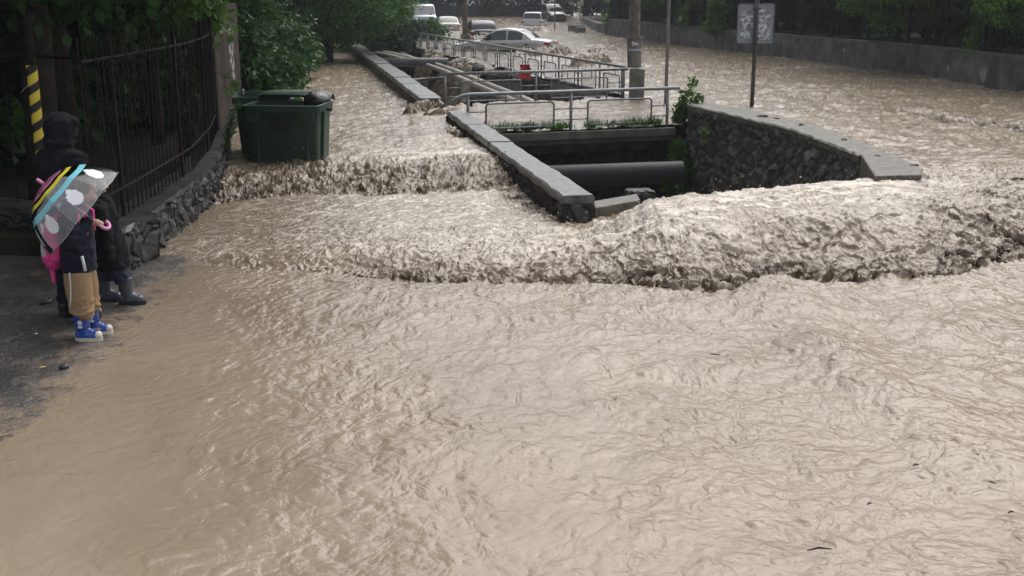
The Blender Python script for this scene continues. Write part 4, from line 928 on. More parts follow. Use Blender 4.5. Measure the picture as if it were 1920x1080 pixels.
# pale blue van
c0 = G(793, 52); root = empty('blue_van', (c0.x-.2, c0.y+2.2, -.2), R(-80), 'pale blue van facing the camera beside the overhanging leaves', 'van'); vp = paint('paleblue', (.34, .42, .50))
mb = MB(); rr = []
for x_, zt, w_ in ((-2.2, 1.9, .86), (-2.1, 1.98, .9), (.7, 1.98, .92), (1.0, 1.92, .9), (1.75, 1.18, .92), (2.15, 1.05, .9), (2.28, .8, .84), (2.3, .5, .8)):
    half = [(w_*.95, .3), (w_, .5), (w_*1.0, min(1.1, zt-.12)), (w_*.93 if zt > 1.3 else w_*.97, zt-.1), (w_*.8, zt)]
    rr.append([V(x_, y_, z_) for y_, z_ in half]+[V(x_, -y_, z_) for y_, z_ in reversed(half)])
mb.rings(rr); mb.build('body', vp, root, auto=R(38))
mb = MB(); mb.add([V(1.06, .78, 1.86), V(1.06, -.78, 1.86), V(1.74, -.86, 1.22), V(1.74, .86, 1.22)], [(0, 1, 2, 3)]); mb.build('windscreen', M['glass'], root)
for s in (1, -1):
    mb = MB(); mb.ball((2.2, s*.66, .82), (.12, .16, .12)); mb.build('headlight', M['white_lens'], root, True)
    mb = MB(); mb.add([V(.2, s*.925, 1.2), V(1.5, s*.935, 1.2), V(1.0, s*.885, 1.75), V(.2, s*.885, 1.75)], [(0, 1, 2, 3)]); mb.build('side_window', M['glass'], root)
    for sx in (1.5, -1.4):
        mb = MB(); mb.tube([(sx, s*.72, .33), (sx, s*.93, .33)], .33, 18); mb.build('wheel', M['tyre'], root, auto=R(40))
mb = MB(); mb.box((2.3, 0, .5), (.1, 1.6, .2)); mb.build('bumper', M['black_plastic'], root, bevel=.03)
# red plastic thing caught at the railing
p = G(984, 142, .1); root = empty('plastic_sheet', p, 0, 'red plastic sheet caught on the roadside railing', 'sheet')
mb = MB(); X_, Z_ = np.meshgrid(np.linspace(-.2, .2, 14), np.linspace(-.1, .34, 12)); Y_ = .06*np.sin(X_*11)+.05*np.sin(Z_*9+X_*5); sh = 1-.35*np.abs(Z_/.4)+.35*pn(Z_*7, X_*3+4, 170)
vs = [V(a_*c_, b_-.08, d_) for a_, b_, d_, c_ in zip(X_.ravel(), Y_.ravel(), Z_.ravel(), sh.ravel())]
vs2 = [p_+V(0, .012, 0) for p_ in vs]; fs = [(r*14+c, r*14+c+1, (r+1)*14+c+1, (r+1)*14+c) for r in range(11) for c in range(13)]
mb.add(vs, fs); mb.add(vs2, fs); mb.build('sheet', mat('red_plastic', (.42, .025, .03), .35), root, True)

# ------------------------------------------------------------------ waste bins
def make_bin(label):
    root = empty('waste_bin', (0, 0, 0), 0, label, 'bin')
    w0, d0, w1, d1, h = .50, .33, .57, .42, .98
    mb = MB()
    def rect(hw_, hd_, z_, r=.06): 
        out = []
        for (cx, cy, s) in ((hw_-r, hd_-r, 0), (-hw_+r, hd_-r, 90), (-hw_+r, -hd_+r, 180), (hw_-r, -hd_+r, 270)):
            for k in range(4): t = R(s+30*k); out.append(V(cx+r*math.cos(t), cy+r*math.sin(t), z_))
        return out
    mb.rings([rect(w0, d0, -.12), rect(w0*.5+w1*.5, (d0+d1)/2, .42), rect(w1, d1, h), rect(w1-.02, d1-.02, h), rect(w0-.01, d0-.02, .0)], True)
    mb.build('container', M['bin_green'], root, auto=R(50))
    mb = MB(); r0, r1 = rect(w1+.035, d1+.035, h), rect(w1-.015, d1-.015, h)
    mb.rings([[p_-V(0, 0, .07) for p_ in r0], r0, [p_+V(0, 0, .025) for p_ in r0], [p_+V(0, 0, .025) for p_ in r1], [p_-V(0, 0, .05) for p_ in r1]], False); mb.build('rim', M['bin_green'], root, auto=R(50))
    for s in (-.42, .42):
        mb = MB(); mb.box((s, -d1-.05, h-.14), (.2, .05, .13)); mb.build('lifting_pocket', M['bin_green'], root, bevel=.012)
        mb = MB(); mb.box((s*.9, -(d0+d1)/2+.0, .46), (.035, .05, .8), Euler((R(-5), 0, 0)).to_matrix()); mb.build('rib', M['bin_green'], root, bevel=.01)
    for s in (-1, 1):
        mb = MB(); mb.tube([(s*(w1+.02), 0, h-.06), (s*(w1+.12), 0, h-.06)], .03, 10); mb.build('lifting_pin', M['bin_green'], root, auto=R(40))
        mb = MB(); mb.box((s*w1*.98, .02, .5), (.05, .34, .85), Euler((0, R(4*s), 0)).to_matrix()); mb.build('side_rib', M['bin_green'], root, bevel=.012)
    mb = MB(); pts = [V(.21*math.cos(t), 0, h-.10+.30*min(0, math.sin(t))) for t in np.linspace(math.pi, 2*math.pi, 12)]
    pts = [V(p_.x, -d1+.075*((h-p_.z)/h)-.02, p_.z) for p_ in pts]
    mb.rings([pts, [p_+V(0, .03, 0) for p_ in pts]]); mb.build('dark_patch', M['black_plastic'], root)
    # open lid folded over the back, seen as a low hood
    mb = MB(); rr = []
    for k in range(9):
        t = k/8; yy = d1-.06+.34*t; zz_ = h+.05+.13*math.sin(math.pi*(.15+.75*t))
        rr.append([V(x_*(w1+.02), yy-.06*abs(x_)**2, zz_-.05*abs(x_)**6) for x_ in np.linspace(-1, 1, 11)])
    mb.rings(rr, False, False); mb.rings([[p_-V(0, 0, .025) for p_ in r_] for r_ in rr], False, False); mb.build('lid', M['bin_green'], root, True)
    mb = MB(); mb.tube([(-w1+.03, d1-.09, h+.10), (w1*.2, d1-.10, h+.11), (w1-.12, d1-.12, h+.09)], .024, 8); mb.build('lid_bar', M['bin_green'], root, True)
    return root
pb = G(538, 287, .28); b1 = make_bin('green wheeled waste bin standing in the torrent, its open rim and dark bag facing us')
b1.location = (pb.x-.02, pb.y+.35, -.02); b1.scale = (.95, .95, .98); b1.rotation_euler.z = R(-5)
b2 = dup(b1, (pb.x-.62, pb.y+1.42, .02), R(100), 'green waste bin pushed against the fence, left of the other bin and half behind it')
for ch in list(b2.children):
    if ch.name.startswith('lid'): bpy.data.objects.remove(ch)
mb = MB(); rng = random.Random(3); mb.ball((0, 0, 0), (.2, .22, .15), None, 16, 10)
mb.v = [(a_*(1+rng.uniform(-.12, .12)), b_*(1+rng.uniform(-.12, .12)), c_*(1+rng.uniform(-.15, .15))) for a_, b_, c_ in mb.v]
tag(mb.build('rubbish_bag', M['bag_black'], None, True, loc=(pb.x+.36, pb.y+.62, .97)), 'black rubbish bag stuffed in the back right corner of the green bin', 'bag')

# ------------------------------------------------------------------ left plinth, fence, striped post, shed
pl = [V(-3.52, 9.75, 0), V(-3.55, 11.0, 0), V(-3.68, 13.4, 0), V(-4.02, 15.6, 0), V(-4.45, 17.6, 0)]
root = empty('plinth_wall', pl[0], 0, 'dark wet rubble plinth under the iron fence, running away to the bins', 'wall')
def plinth(pts, root, seed, flip=1):
    rng = random.Random(seed); P = []
    for a, b in zip(pts[:-1], pts[1:]):
        n_ = max(4, int((b-a).length/.11))
        for k in range(n_): P.append(a.lerp(b, k/n_))
    P.append(pts[-1]); mb = MB(); rr = []; cp = MB(); cc = []
    for i, p in enumerate(P):
        d = P[min(i+1, len(P)-1)]-P[max(i-1, 0)]; d.normalize(); nn = V(d.y, -d.x, 0)*flip; q = p-root.location; j = lambda s=.03: rng.uniform(-s, s)
        rr.append([q-nn*.34+V(0, 0, -.5), q-nn*.05+V(0, 0, -.5), q-nn*.05+V(0, 0, .02), q-nn*.05+V(0, 0, .16), q-nn*.05+V(0, 0, .29), q-nn*.05+V(0, 0, .40), q-nn*.34+V(0, 0, .40)])
        cc.append([q-nn*.36+V(0, 0, .402), q+nn*(.02+j(.02))+V(0, 0, .402), q+nn*(.015+j(.02))+V(0, 0, .45+j(.008)), q-nn*.36+V(0, 0, .455+j(.008))])
    mb.rings([[p_-V(0, 0, 0) for p_ in r_] for r_ in rr]); mb.build('stonework', M['stone_dark'], root); stone_face(root, [p for p in pts], -.3, .41, flip, .085, seed, 'stone_dark', 3.6, .03); cp.rings(cc); cp.build('coping', M['cap_dark'], root); return P
M['cap_dark'] = mat('wet_coping', (.03, .03, .03), .35, (.07, .068, .065), 5, .6, 25)
PA = plinth(pl, root, 1)
pl2 = [V(-8.0, 12.3, 0), V(-6.2, 11.5, 0), V(-5.08, 11.05, 0), V(-4.4, 10.8, 0), V(-3.6, 10.35, 0)]
root2 = empty('plinth_wall', pl2[0], 0, 'dark wet plinth behind the three people, left of the striped post', 'wall')
plinth(pl2, root2, 2)
def bar_fence(name, pts, label, sp=.155, ht=1.72, z0=.44, seed=0, shade='rust', posts=2.2, lean=.0):
    rng = random.Random(seed); root = empty(name, pts[0]+V(0, 0, 0), 0, label, 'fence'); o0 = pts[0]; bars = MB(); rail = {.28: [], ht-.22: []}; acc = 0; nextp = .9
    for a, b in zip(pts[:-1], pts[1:]):
        n_ = int((b-a).length/sp); d = (b-a).normalized()
        for k in range(n_):
            q = a.lerp(b, k/n_)-o0+V(0, 0, z0)
            t = V(rng.uniform(-.02, .02), rng.uniform(-.02, .02), 0)
            bars.tube([q-V(0, 0, .03), q+t+V(0, 0, ht+rng.uniform(-.03, .03))], .0075, 5); acc += sp
            if acc > nextp:
                pm = MB(); pm.box((q.x, q.y, z0+.85), (.034, .034, 1.75)); pm.build('fence_post', M[shade], root); nextp += posts
            for zz_ in rail: rail[zz_].append(q+V(0, 0, zz_))
    bars.build('bars', M[shade], root)
    for zz_, r_ in rail.items():
        mb = MB(); mb.tube(r_[::3]+[r_[-1]], .016, 5); mb.build('rail', M[shade], root)
    return root
off = V(-.17, 0, 0)
bar_fence('bar_fence', [p+off for p in pl], 'rusty thin bar fence on the plinth, running from the adult to the bins', seed=4)
bar_fence('bar_fence', [p+V(.05, .2, 0) for p in pl2[:-1]]+[V(-3.75, 10.45, 0)], 'rusty bar fence panel behind the striped post at left', sp=.34, ht=1.70, seed=5)
# striped post: procedural spiral
def stripe_mat():
    m = bpy.data.materials.new('hazard_tape'); m.use_nodes = True; nt = m.node_tree; p_ = nt.nodes['Principled BSDF']; p_.inputs['Roughness'].default_value = .35
    tc = nt.nodes.new('ShaderNodeTexCoord'); sp = nt.nodes.new('ShaderNodeSeparateXYZ'); nt.links.new(tc.outputs['Object'], sp.inputs[0])
    at = nt.nodes.new('ShaderNodeMath'); at.operation = 'ARCTAN2'; nt.links.new(sp.outputs['Y'], at.inputs[0]); nt.links.new(sp.outputs['X'], at.inputs[1])
    d1_ = nt.nodes.new('ShaderNodeMath'); d1_.operation = 'MULTIPLY'; d1_.inputs[1].default_value = -1/(2*math.pi); nt.links.new(at.outputs[0], d1_.inputs[0])
    mz = nt.nodes.new('ShaderNodeMath'); mz.operation = 'MULTIPLY_ADD'; mz.inputs[1].default_value = 1/.168; nt.links.new(sp.outputs['Z'], mz.inputs[0]); nt.links.new(d1_.outputs[0], mz.inputs[2])
    fr_ = nt.nodes.new('ShaderNodeMath'); fr_.operation = 'FRACT'; nt.links.new(mz.outputs[0], fr_.inputs[0])
    gt = nt.nodes.new('ShaderNodeMath'); gt.operation = 'GREATER_THAN'; gt.inputs[1].default_value = .46; nt.links.new(fr_.outputs[0], gt.inputs[0])
    mx = nt.nodes.new('ShaderNodeMix'); mx.data_type = 'RGBA'; mx.inputs[6].default_value = (.012, .012, .012, 1); mx.inputs[7].default_value = (.66, .50, .05, 1)
    nt.links.new(gt.outputs[0], mx.inputs[0]); nt.links.new(mx.outputs[2], p_.inputs['Base Color']); return m
p = V(-4.31, 10.22, 0); root = empty('striped_post', p, 0, 'round post wrapped in black and yellow hazard tape beside the hooded adult', 'post')
mb = MB(); mb.tube([(0, 0, -.3), (0, 0, 2.31)], .044, 16); mb.build('pole', M['rust'], root, auto=R(40))
mb = MB(); mb.tube([(0, 0, .62), (0, 0, 1.2), (0, 0, 1.89)], .0475, 20, cap=False); mb.build('tape_wrap', stripe_mat(), root, True)
mb = MB(); mb.rings([[V(-.045, -.03, 1.70), V(-.03, -.05, 1.72)], [V(-.09, -.05, 1.655), V(-.075, -.06, 1.675)], [V(-.115, -.055, 1.625), V(-.105, -.06, 1.635)]], False, False); mb.build('tape_end', mat('tape_tail', (.5, .5, .46), .4), root)
mb = MB(); mb.tube([(0, 0, 2.31), (0, 0, 2.325)], .055, 14); mb.build('cap', M['rust'], root, auto=R(40))
# shed wall of corrugated sheet
q0, q1 = G(402, 190, .3), G(476, 172, .3); q0 = V(-5.05, 19.3, 0); q1 = V(-5.35, 22.4, 0)
root = empty('shed_wall', q0, 0, 'brown corrugated sheet wall with pale streaks behind the bins', 'wall'); d = (q1-q0); l_ = d.length; d /= l_; nn = V(d.y, -d.x, 0)
sm_ = mat('brown_sheet', (.035, .024, .02), .6, (.075, .055, .045), 3)
nt = sm_.node_tree
mb = MB(); rr = []
for i in range(121):
    t = l_*i/120; q = d*t+nn*(.018*math.sin(t*2*math.pi/.13)); rr.append([q+V(0, 0, .1), q+V(0, 0, 2.35)])
mb.rings(rr, False, False); mb.build('sheet', sm_, root, True)
stk = mat('peeled_paper', (.05, .04, .035), .7, (.36, .36, .38), 7, contrast=(.48, .58)); 
nt = stk.node_tree
mb = MB(); rr = []
for i in range(16):
    t = l_*(.56)+.55*i/15; q = d*t+nn*(.018*math.sin(t*2*math.pi/.13)+.006); rr.append([q+V(0, 0, .95), q+V(0, 0, 1.95)])
mb.rings(rr, False, False); mb.build('peeled_poster', stk, root, True)
mb = MB(); mb.box((-.03, 0, 1.2), (.12, .12, 2.4)); mb.build('corner_post', M['rust'], root)
# ------------------------------------------------------------------ vegetation
def leaf_quads(centers, n_per, rad, size, rng, flat=.6, droop=.25):
    """many small pointed leaves round the clump centres -> verts, quads"""
    C = np.repeat(centers, n_per, 0); n = len(C)
    d = rng.normal(size=(n, 3)); d /= np.linalg.norm(d, axis=1)[:, None]
    r = rad*rng.rand(n)**.45 if np.isscalar(rad) else np.repeat(rad, n_per)*rng.rand(n)**.45
    c = C+d*r[:, None]*np.array([1, 1, flat]); c[:, 2] -= droop*rng.rand(n)*r
    a = rng.normal(size=(n, 3))+d*.8; a[:, 2] -= .45; a /= np.linalg.norm(a, axis=1)[:, None]
    b = np.cross(a, rng.normal(size=(n, 3))*.7+np.array([0, 0, 1.0])); b /= np.linalg.norm(b, axis=1)[:, None]+1e-6
    l = size*(.6+.8*rng.rand(n))[:, None]; w_ = l*.30
    nrm = np.cross(a, b)
    v = np.stack([c-a*l*.5, c+b*w_+nrm*l*.06-a*l*.05, c+a*l*.55-nrm*l*.04, c-b*w_+nrm*l*.06-a*l*.05], 1).reshape(-1, 3)
    return v, np.arange(4*n).reshape(n, 4)
def trunk_mesh(mb, h, r, rng, spread, z0=-.1, limbs=6, lo=.45):
    top = V(rng.uniform(-.3, .3), rng.uniform(-.3, .3), h)
    pts = [V(0, 0, z0), V(.03, .02, h*.3)+V(rng.uniform(-.1, .1), rng.uniform(-.1, .1), 0), top*.65, top]
    mb.tube(pts, [r*1.15, r, r*.7, r*.25], 10)
    tips = []
    for k in range(limbs):
        t = lo+(1-lo)*k/limbs; a = V(0, 0, 0).lerp(top, t); th = k*2.4+rng.uniform(-.4, .4)
        e = a+V(math.cos(th)*spread*rng.uniform(.6, 1), math.sin(th)*spread*rng.uniform(.6, 1), rng.uniform(-.1, .9))
        m_ = a.lerp(e, .5)+V(0, 0, .25); mb.tube([a, m_, e], [r*.42, r*.28, r*.08], 7); tips.append(e)
        for q in range(2):
            e2 = m_+V(rng.uniform(-1, 1), rng.uniform(-1, 1), rng.uniform(-.5, .7))*spread*.45; mb.tube([m_, e2], [r*.2, r*.05], 5); tips.append(e2)
    return tips
def make_tree(name, label, h, r, crown_c, crown_r, leaf, size, nclump, n_per, seed, clump_r=.75, group=None, low=None, cat='tree', limbs=7):
    rng = random.Random(seed); nrg = np.random.RandomState(seed); root = empty(name, (0, 0, 0), 0, label, cat, group)
    mb = MB(); trunk_mesh(mb, h, r, rng, crown_r[0]*.75, limbs=limbs); mb.build('trunk', M['bark'], root, True)
    d = nrg.normal(size=(nclump, 3)); d /= np.linalg.norm(d, axis=1)[:, None]
    c = d*(nrg.rand(nclump, 1)**.33)*np.array(crown_r)+np.array(crown_c)
    c += nrg.normal(size=c.shape)*.18
    if low is not None:
        e = nrg.normal(size=(low, 3)); e /= np.linalg.norm(e, axis=1)[:, None]; e[:, 2] = -np.abs(e[:, 2]); c = np.concatenate([c, e*np.array(crown_r)*(.9+.2*nrg.rand(low, 1))+np.array(crown_c)])
    v, q = leaf_quads(c, n_per, clump_r*(.6+.7*nrg.rand(len(c))), size, nrg)
    np_mesh('crown', v, q, M[leaf], root); return root
def make_bush(name, label, rad, leaf, size, nclump, n_per, seed, group=None, clump_r=.4, cat='bush'):
    rng = random.Random(seed); nrg = np.random.RandomState(seed); root = empty(name, (0, 0, 0), 0, label, cat, group)
    mb = MB()
    for k in range(7):
        th = k*.9; mb.tube([(0, 0, -.1), (math.cos(th)*rad[0]*.3, math.sin(th)*rad[1]*.3, rad[2]*.6), (math.cos(th)*rad[0]*.7, math.sin(th)*rad[1]*.7, rad[2]*1.2)], [.03, .02, .008], 5)
    mb.build('stems', M['bark'], root)
    d = nrg.normal(size=(nclump, 3)); d /= np.linalg.norm(d, axis=1)[:, None]; d[:, 2] = np.abs(d[:, 2])*1.2-.1
    c = d*(.45+.55*nrg.rand(nclump, 1))*np.array(rad); c[:, 2] += rad[2]*.35; c += nrg.normal(size=c.shape)*.1
    v, q = leaf_quads(c, n_per, clump_r*(.6+.7*nrg.rand(nclump)), size, nrg); v[:, 2] = np.maximum(v[:, 2], -.1)
    np_mesh('foliage', v, q, M[leaf], root); return root

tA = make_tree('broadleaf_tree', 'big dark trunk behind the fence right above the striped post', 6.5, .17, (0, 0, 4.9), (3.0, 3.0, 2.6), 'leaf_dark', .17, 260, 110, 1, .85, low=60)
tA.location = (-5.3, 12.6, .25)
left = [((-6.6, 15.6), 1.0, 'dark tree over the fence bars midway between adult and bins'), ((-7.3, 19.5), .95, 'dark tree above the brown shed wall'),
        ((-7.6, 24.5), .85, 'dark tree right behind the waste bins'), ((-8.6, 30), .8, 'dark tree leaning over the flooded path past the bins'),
        ((-9.6, 38), .85, 'dark tree over the middle of the flooded path'), ((-11.2, 47), .95, 'dark tree over the far half of the path'), ((-9.8, 9.2), .95, 'dark tree added out of view at left to shade the people'), ((-8.8, 12.2), .95, 'dark tree at the left edge beyond the fence rail'), ((-12.6, 58), 1.0, 'dark tree over the far end of the long low wall')]  # the tree out of view beside the people is added to darken the left
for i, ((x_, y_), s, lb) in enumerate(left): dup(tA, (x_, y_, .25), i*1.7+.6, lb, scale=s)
dup(tA, (-6.1, 15.2, .6), 2.9, 'dark broad tree added to shade the torrent between adult and bins', scale=1.3)  # extra tree, its crown above the view added to shade the water
dup(tA, (-7.9, 12.0, .7), 1.3, 'dark broad tree added out of view to shade the three people', scale=1.15)  # extra unseen tree, added so its crown shades the people
tB = make_tree('acacia_tree', 'mid green tree with low boughs hanging over the top of the path', 6.2, .16, (0, 0, 4.3), (3.3, 3.3, 2.7), 'leaf_mid', .16, 230, 110, 2, .7, low=80)
tB.location = (-7.0, 44, -.55); tB.scale = (.9, .9, .85)
dup(tB, (-7.4, 55, -.6), 2.2, 'mid green tree with boughs beside the pale blue van', scale=.95)
tC = make_tree('bright_tree', 'bright green bough hanging into view over the shed wall', 6, .10, (.2, 0, 3.75), (1.5, 1.7, 1.55), 'leaf_bright', .13, 80, 90, 3, .45, low=30)
tC.location = (-5.5, 17.4, -.15)
# bushes down to the path edge on the left
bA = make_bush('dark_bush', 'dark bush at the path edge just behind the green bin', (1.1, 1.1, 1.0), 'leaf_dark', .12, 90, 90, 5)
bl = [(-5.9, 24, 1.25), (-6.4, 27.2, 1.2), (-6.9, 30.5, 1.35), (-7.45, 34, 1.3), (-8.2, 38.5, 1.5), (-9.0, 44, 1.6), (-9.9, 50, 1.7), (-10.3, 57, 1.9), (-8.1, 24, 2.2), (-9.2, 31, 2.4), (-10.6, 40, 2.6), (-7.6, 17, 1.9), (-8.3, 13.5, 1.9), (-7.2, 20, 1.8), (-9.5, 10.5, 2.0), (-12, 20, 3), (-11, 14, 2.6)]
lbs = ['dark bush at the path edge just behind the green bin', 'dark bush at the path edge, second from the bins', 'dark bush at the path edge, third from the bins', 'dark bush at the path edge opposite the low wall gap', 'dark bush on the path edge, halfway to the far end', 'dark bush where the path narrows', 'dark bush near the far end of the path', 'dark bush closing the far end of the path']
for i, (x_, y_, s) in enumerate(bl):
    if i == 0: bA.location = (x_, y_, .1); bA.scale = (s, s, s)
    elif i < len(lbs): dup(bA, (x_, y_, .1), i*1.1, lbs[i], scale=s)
    else: dup(bA, (x_, y_, .2), i*1.3, 'dark bush added to darken the background behind the left fence and path', 'bushes added for darkness at left', scale=s)  # these back bushes are added as a dark hedge to deepen the shade
# bushes growing out of the far channel and by the van
bB = make_bush('grey_bush', 'grey green bush growing behind the far end of the long low wall', (1.3, 1.3, 1.2), 'leaf_grey', .13, 90, 80, 6)
p = G(715, 110, -.3); bB.location = (p.x, p.y+1, -.5); bB.scale = (1.25,)*3
for px, py, s, lb in ((670, 85, 1.5, 'grey bush hanging over the far channel, left edge'), (755, 92, 1.1, 'grey bush at the broken bank left of the railing'), (785, 78, .8, 'small grey bush below the pale blue van')):
    p = G(px, py, -.3); dup(bB, (p.x, p.y+1, -.4), px*.1, lb, scale=s)
bC = make_bush('leafy_shrub', 'leafy shrub in front of the beige sedan', (.75, .7, .8), 'leaf_mid', .16, 50, 50, 7)
p = G(806, 78); bC.location = (p.x, p.y, -.1); bC.scale = (1.15,)*3
# right side: trees behind the fence
tD = make_tree('park_tree', 'dark park tree behind the iron fence at the right edge', 7, .2, (0, 0, 4.2), (3.0, 3.0, 2.5), 'leaf_dark', .17, 210, 100, 8, .8, low=40)
rp = [(16.4, 27, 'dark park tree behind the iron fence at the right edge'), (15.4, 32.5, 'dark park tree behind the fence, second from the right edge'), (14.2, 38, 'dark park tree behind the fence right of the road sign'), (13.2, 44, 'dark park tree behind the fence, its trunk above the sign board'), (12.2, 50.5, 'dark park tree behind the fence between sign and lamp post'),
      (11.2, 57.5, 'dark park tree behind the fence at the lamp post'), (10.2, 66, 'dark park tree behind the fence near the utility pole'), (9.0, 76, 'dark park tree past the end of the boundary wall'), (9.5, 90, 'dark tree at the far road bend')]
for i, (x_, y_, lb) in enumerate(rp):
    if i == 0: tD.location = (x_, y_, .8)
    else: dup(tD, (x_, y_, .8), i*1.9, lb, scale=1+.08*(i % 3))
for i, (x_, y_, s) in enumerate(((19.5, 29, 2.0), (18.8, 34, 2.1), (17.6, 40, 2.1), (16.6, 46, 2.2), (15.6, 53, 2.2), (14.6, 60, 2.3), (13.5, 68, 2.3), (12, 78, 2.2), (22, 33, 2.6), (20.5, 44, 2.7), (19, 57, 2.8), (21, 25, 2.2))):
    dup(bA, (x_, y_, .8), i*.9, 'dark bush added to darken the background behind the iron fence', 'bushes added for darkness behind the iron fence', scale=s)  # row of bushes added to make the ground behind the fence read dark
tE = make_tree('light_tree', 'pale green feathery bough hanging over the fence right of the road sign', 5.5, .12, (0, 0, 3.5), (2.1, 2.1, 1.75), 'leaf_bright', .11, 110, 100, 9, .45, low=70)
tE.location = (12.5, 37.0, -.15)
dup(tE, (14.2, 30.2, -.1), 1.0, 'pale green bough at the upper right corner', scale=.85)
dup(tE, (8.3, 60, -.1), 2.0, 'pale green tree between the lamp post and the sign', scale=1.05)
cl = make_bush('climber', 'bright climbing plant on the iron fence left of the road sign', (.5, .5, 1.0), 'leaf_bright', .13, 60, 60, 10, clump_r=.35, cat='climber')
cl.location = (8.75, 55.5, .75)
dup(cl, (9.3, 51.5, .75), 2, 'second climbing plant on the iron fence, next to the road sign', scale=(1, 1, 1.1))
dup(cl, (13.3, 32.2, .8), 1, 'climbing plant on the iron fence near the right edge', scale=(.9, .9, .9))
dup(cl, (6.6, 71, .6), 3, 'climbing plant at the end of the boundary wall behind the utility pole', scale=1.3)
# far woods
tF = make_tree('far_tree', 'hazy far tree above the grey fence', 8, .25, (0, 0, 3.8), (3.4, 3.4, 3.7), 'leaf_grey', .32, 150, 70, 11, 1.1)
ft = [(-16, 128), (-11, 133), (-6, 136), (-1.5, 134), (3, 136), (9, 140), (14, 138), (-21, 122), (-15, 100), (19, 134), (12.5, 118), (13, 104), (-17, 88), (-15.5, 76)]
for i, (x_, y_) in enumerate(ft):
    if i == 0: tF.location = (x_, y_, 0); tF['group'] = 'hazy trees at the end of the road'; tF['label'] = 'hazy tree in the wood closing the far end of the road'
    else: dup(tF, (x_, y_, 0), i*1.3, 'hazy tree in the wood closing the far end of the road', 'hazy trees at the end of the road', scale=1.5+.15*(i % 3))
# plants at the bridge
def sprig(name, p, stems, label, seed, leaf='leaf_mid', size=.085, cat='plant', dens=5):
    rng = random.Random(seed); nrg = np.random.RandomState(seed); root = empty(name, p, 0, label, cat); mb = MB(); C = []
    for (dx, dy, h) in stems:
        pts = [V(rng.uniform(-.06, .06), rng.uniform(-.03, .03), 0), V(dx*.4, dy*.4, h*.5), V(dx, dy, h)]; mb.tube(pts, [.011, .008, .003], 5)
        for k in range(int(abs(h)*16)+4):
            t = .15+.85*k/(abs(h)*16+4); q = pts[0].lerp(pts[1], t*2) if t < .5 else pts[1].lerp(pts[2], t*2-1); C.append(q[:])
    mb.build('stems', M['bark'], root); v, q = leaf_quads(np.array(C), dens, .085+.03*(dens > 5), size, nrg); np_mesh('leaves', v, q, M[leaf], root); return root
p = G(1268, 236, .0)
sprig('sapling', (p.x+.02, p.y, -.1), [(.1, 0, .82), (.32, .05, 1.08), (.5, 0, .72), (-.05, 0, .45), (.25, -.05, .55), (.02, .05, .58), (.38, .1, .80), (.15, 0, .3)], 'leafy sapling at the right end of the front bridge railing', 21, 'leaf_mid', .10, 'plant', 7)
sprig('hanging_ivy', (p.x-.02, p.y-.35, -.15), [(-.08, -.1, -1.25), (.08, -.1, -1.15), (.2, -.15, -.9), (-.16, 0, -.8), (.0, -.15, -1.4), (.12, -.2, -1.35), (.05, -.1, -.5), (.22, -.2, -1.2), (-.02, -.2, -1.0), (-.2, -.1, -1.1), (.16, -.3, -.7), (-.1, -.25, -.6), (.02, -.3, -1.2), (-.14, -.2, -1.45)], 'dark ivy hanging down the corner of the channel under the sapling', 22, 'leaf_bright', .12, 'ivy', 14)
p = G(1318, 252, .0); sprig('wall_weed', (p.x+.0, p.y-.12, .0), [(0, -.02, .12), (.06, -.03, .08), (-.05, -.02, .15)], 'small bright weed growing out of the rubble retaining wall', 23, 'leaf_bright', .07, 'weed')
# weeds along the bridge edge
nrg = np.random.RandomState(44); C = []; t = nrg.rand(130)
t = np.where(nrg.rand(130) < .6, nrg.choice([.18, .30, .42, .62, .80, .88], 130)+nrg.normal(size=130)*.03, t); t = np.clip(t, .02, .98)
C = np.stack([DF0.x+(DF1.x-DF0.x)*t, DF0.y+(DF1.y-DF0.y)*t+.06+nrg.rand(130)*.12, .05+nrg.rand(130)*.06], 1)
n_ = 130*14; cc = np.repeat(C, 14, 0)+nrg.normal(size=(n_, 3))*np.array([.05, .03, .01]); up = np.stack([nrg.normal(size=n_)*.5, nrg.normal(size=n_)*.5, np.ones(n_)], 1); up /= np.linalg.norm(up, axis=1)[:, None]
hl = (.06+.12*nrg.rand(n_))[:, None]; sd = np.stack([nrg.normal(size=n_), nrg.normal(size=n_), np.zeros(n_)], 1)*.006
v = np.stack([cc-sd, cc+sd, cc+up*hl+sd*.3, cc+up*hl-sd*.3], 1).reshape(-1, 3)
tag(np_mesh('edge_weeds', v, np.arange(4*n_).reshape(n_, 4), M['leaf_mid']), kind='stuff')
p = G(985, 250); sprig('edge_sapling', (p.x, p.y+.05, .0), [(0, 0, .2), (.08, 0, .14), (-.07, 0, .15)], 'small leafy seedling at the left of the bridge edge', 24, 'leaf_mid', .08, 'seedling')
# ivy at the left fence by the bins
p = G(385, 300, .3); sprig('fence_ivy', (p.x-.2, p.y, .25), [(0, 0, 1.2), (.15, .1, .95), (-.15, 0, 1.1), (.05, 0, .6), (.2, 0, .45), (-.1, .1, 1.45), (.12, 0, 1.3)], 'dark ivy climbing the last bars of the left fence by the bins', 25, 'leaf_dark', .11, 'ivy')
sprig('reed_clump', (p.x+.2, p.y+.2, .2), [(.25, 0, .9), (.3, .1, 1.1), (.15, 0, .7)], 'thin dry stalks between the ivy and the left bin', 26, 'leaf_dark', .05, 'stalks')

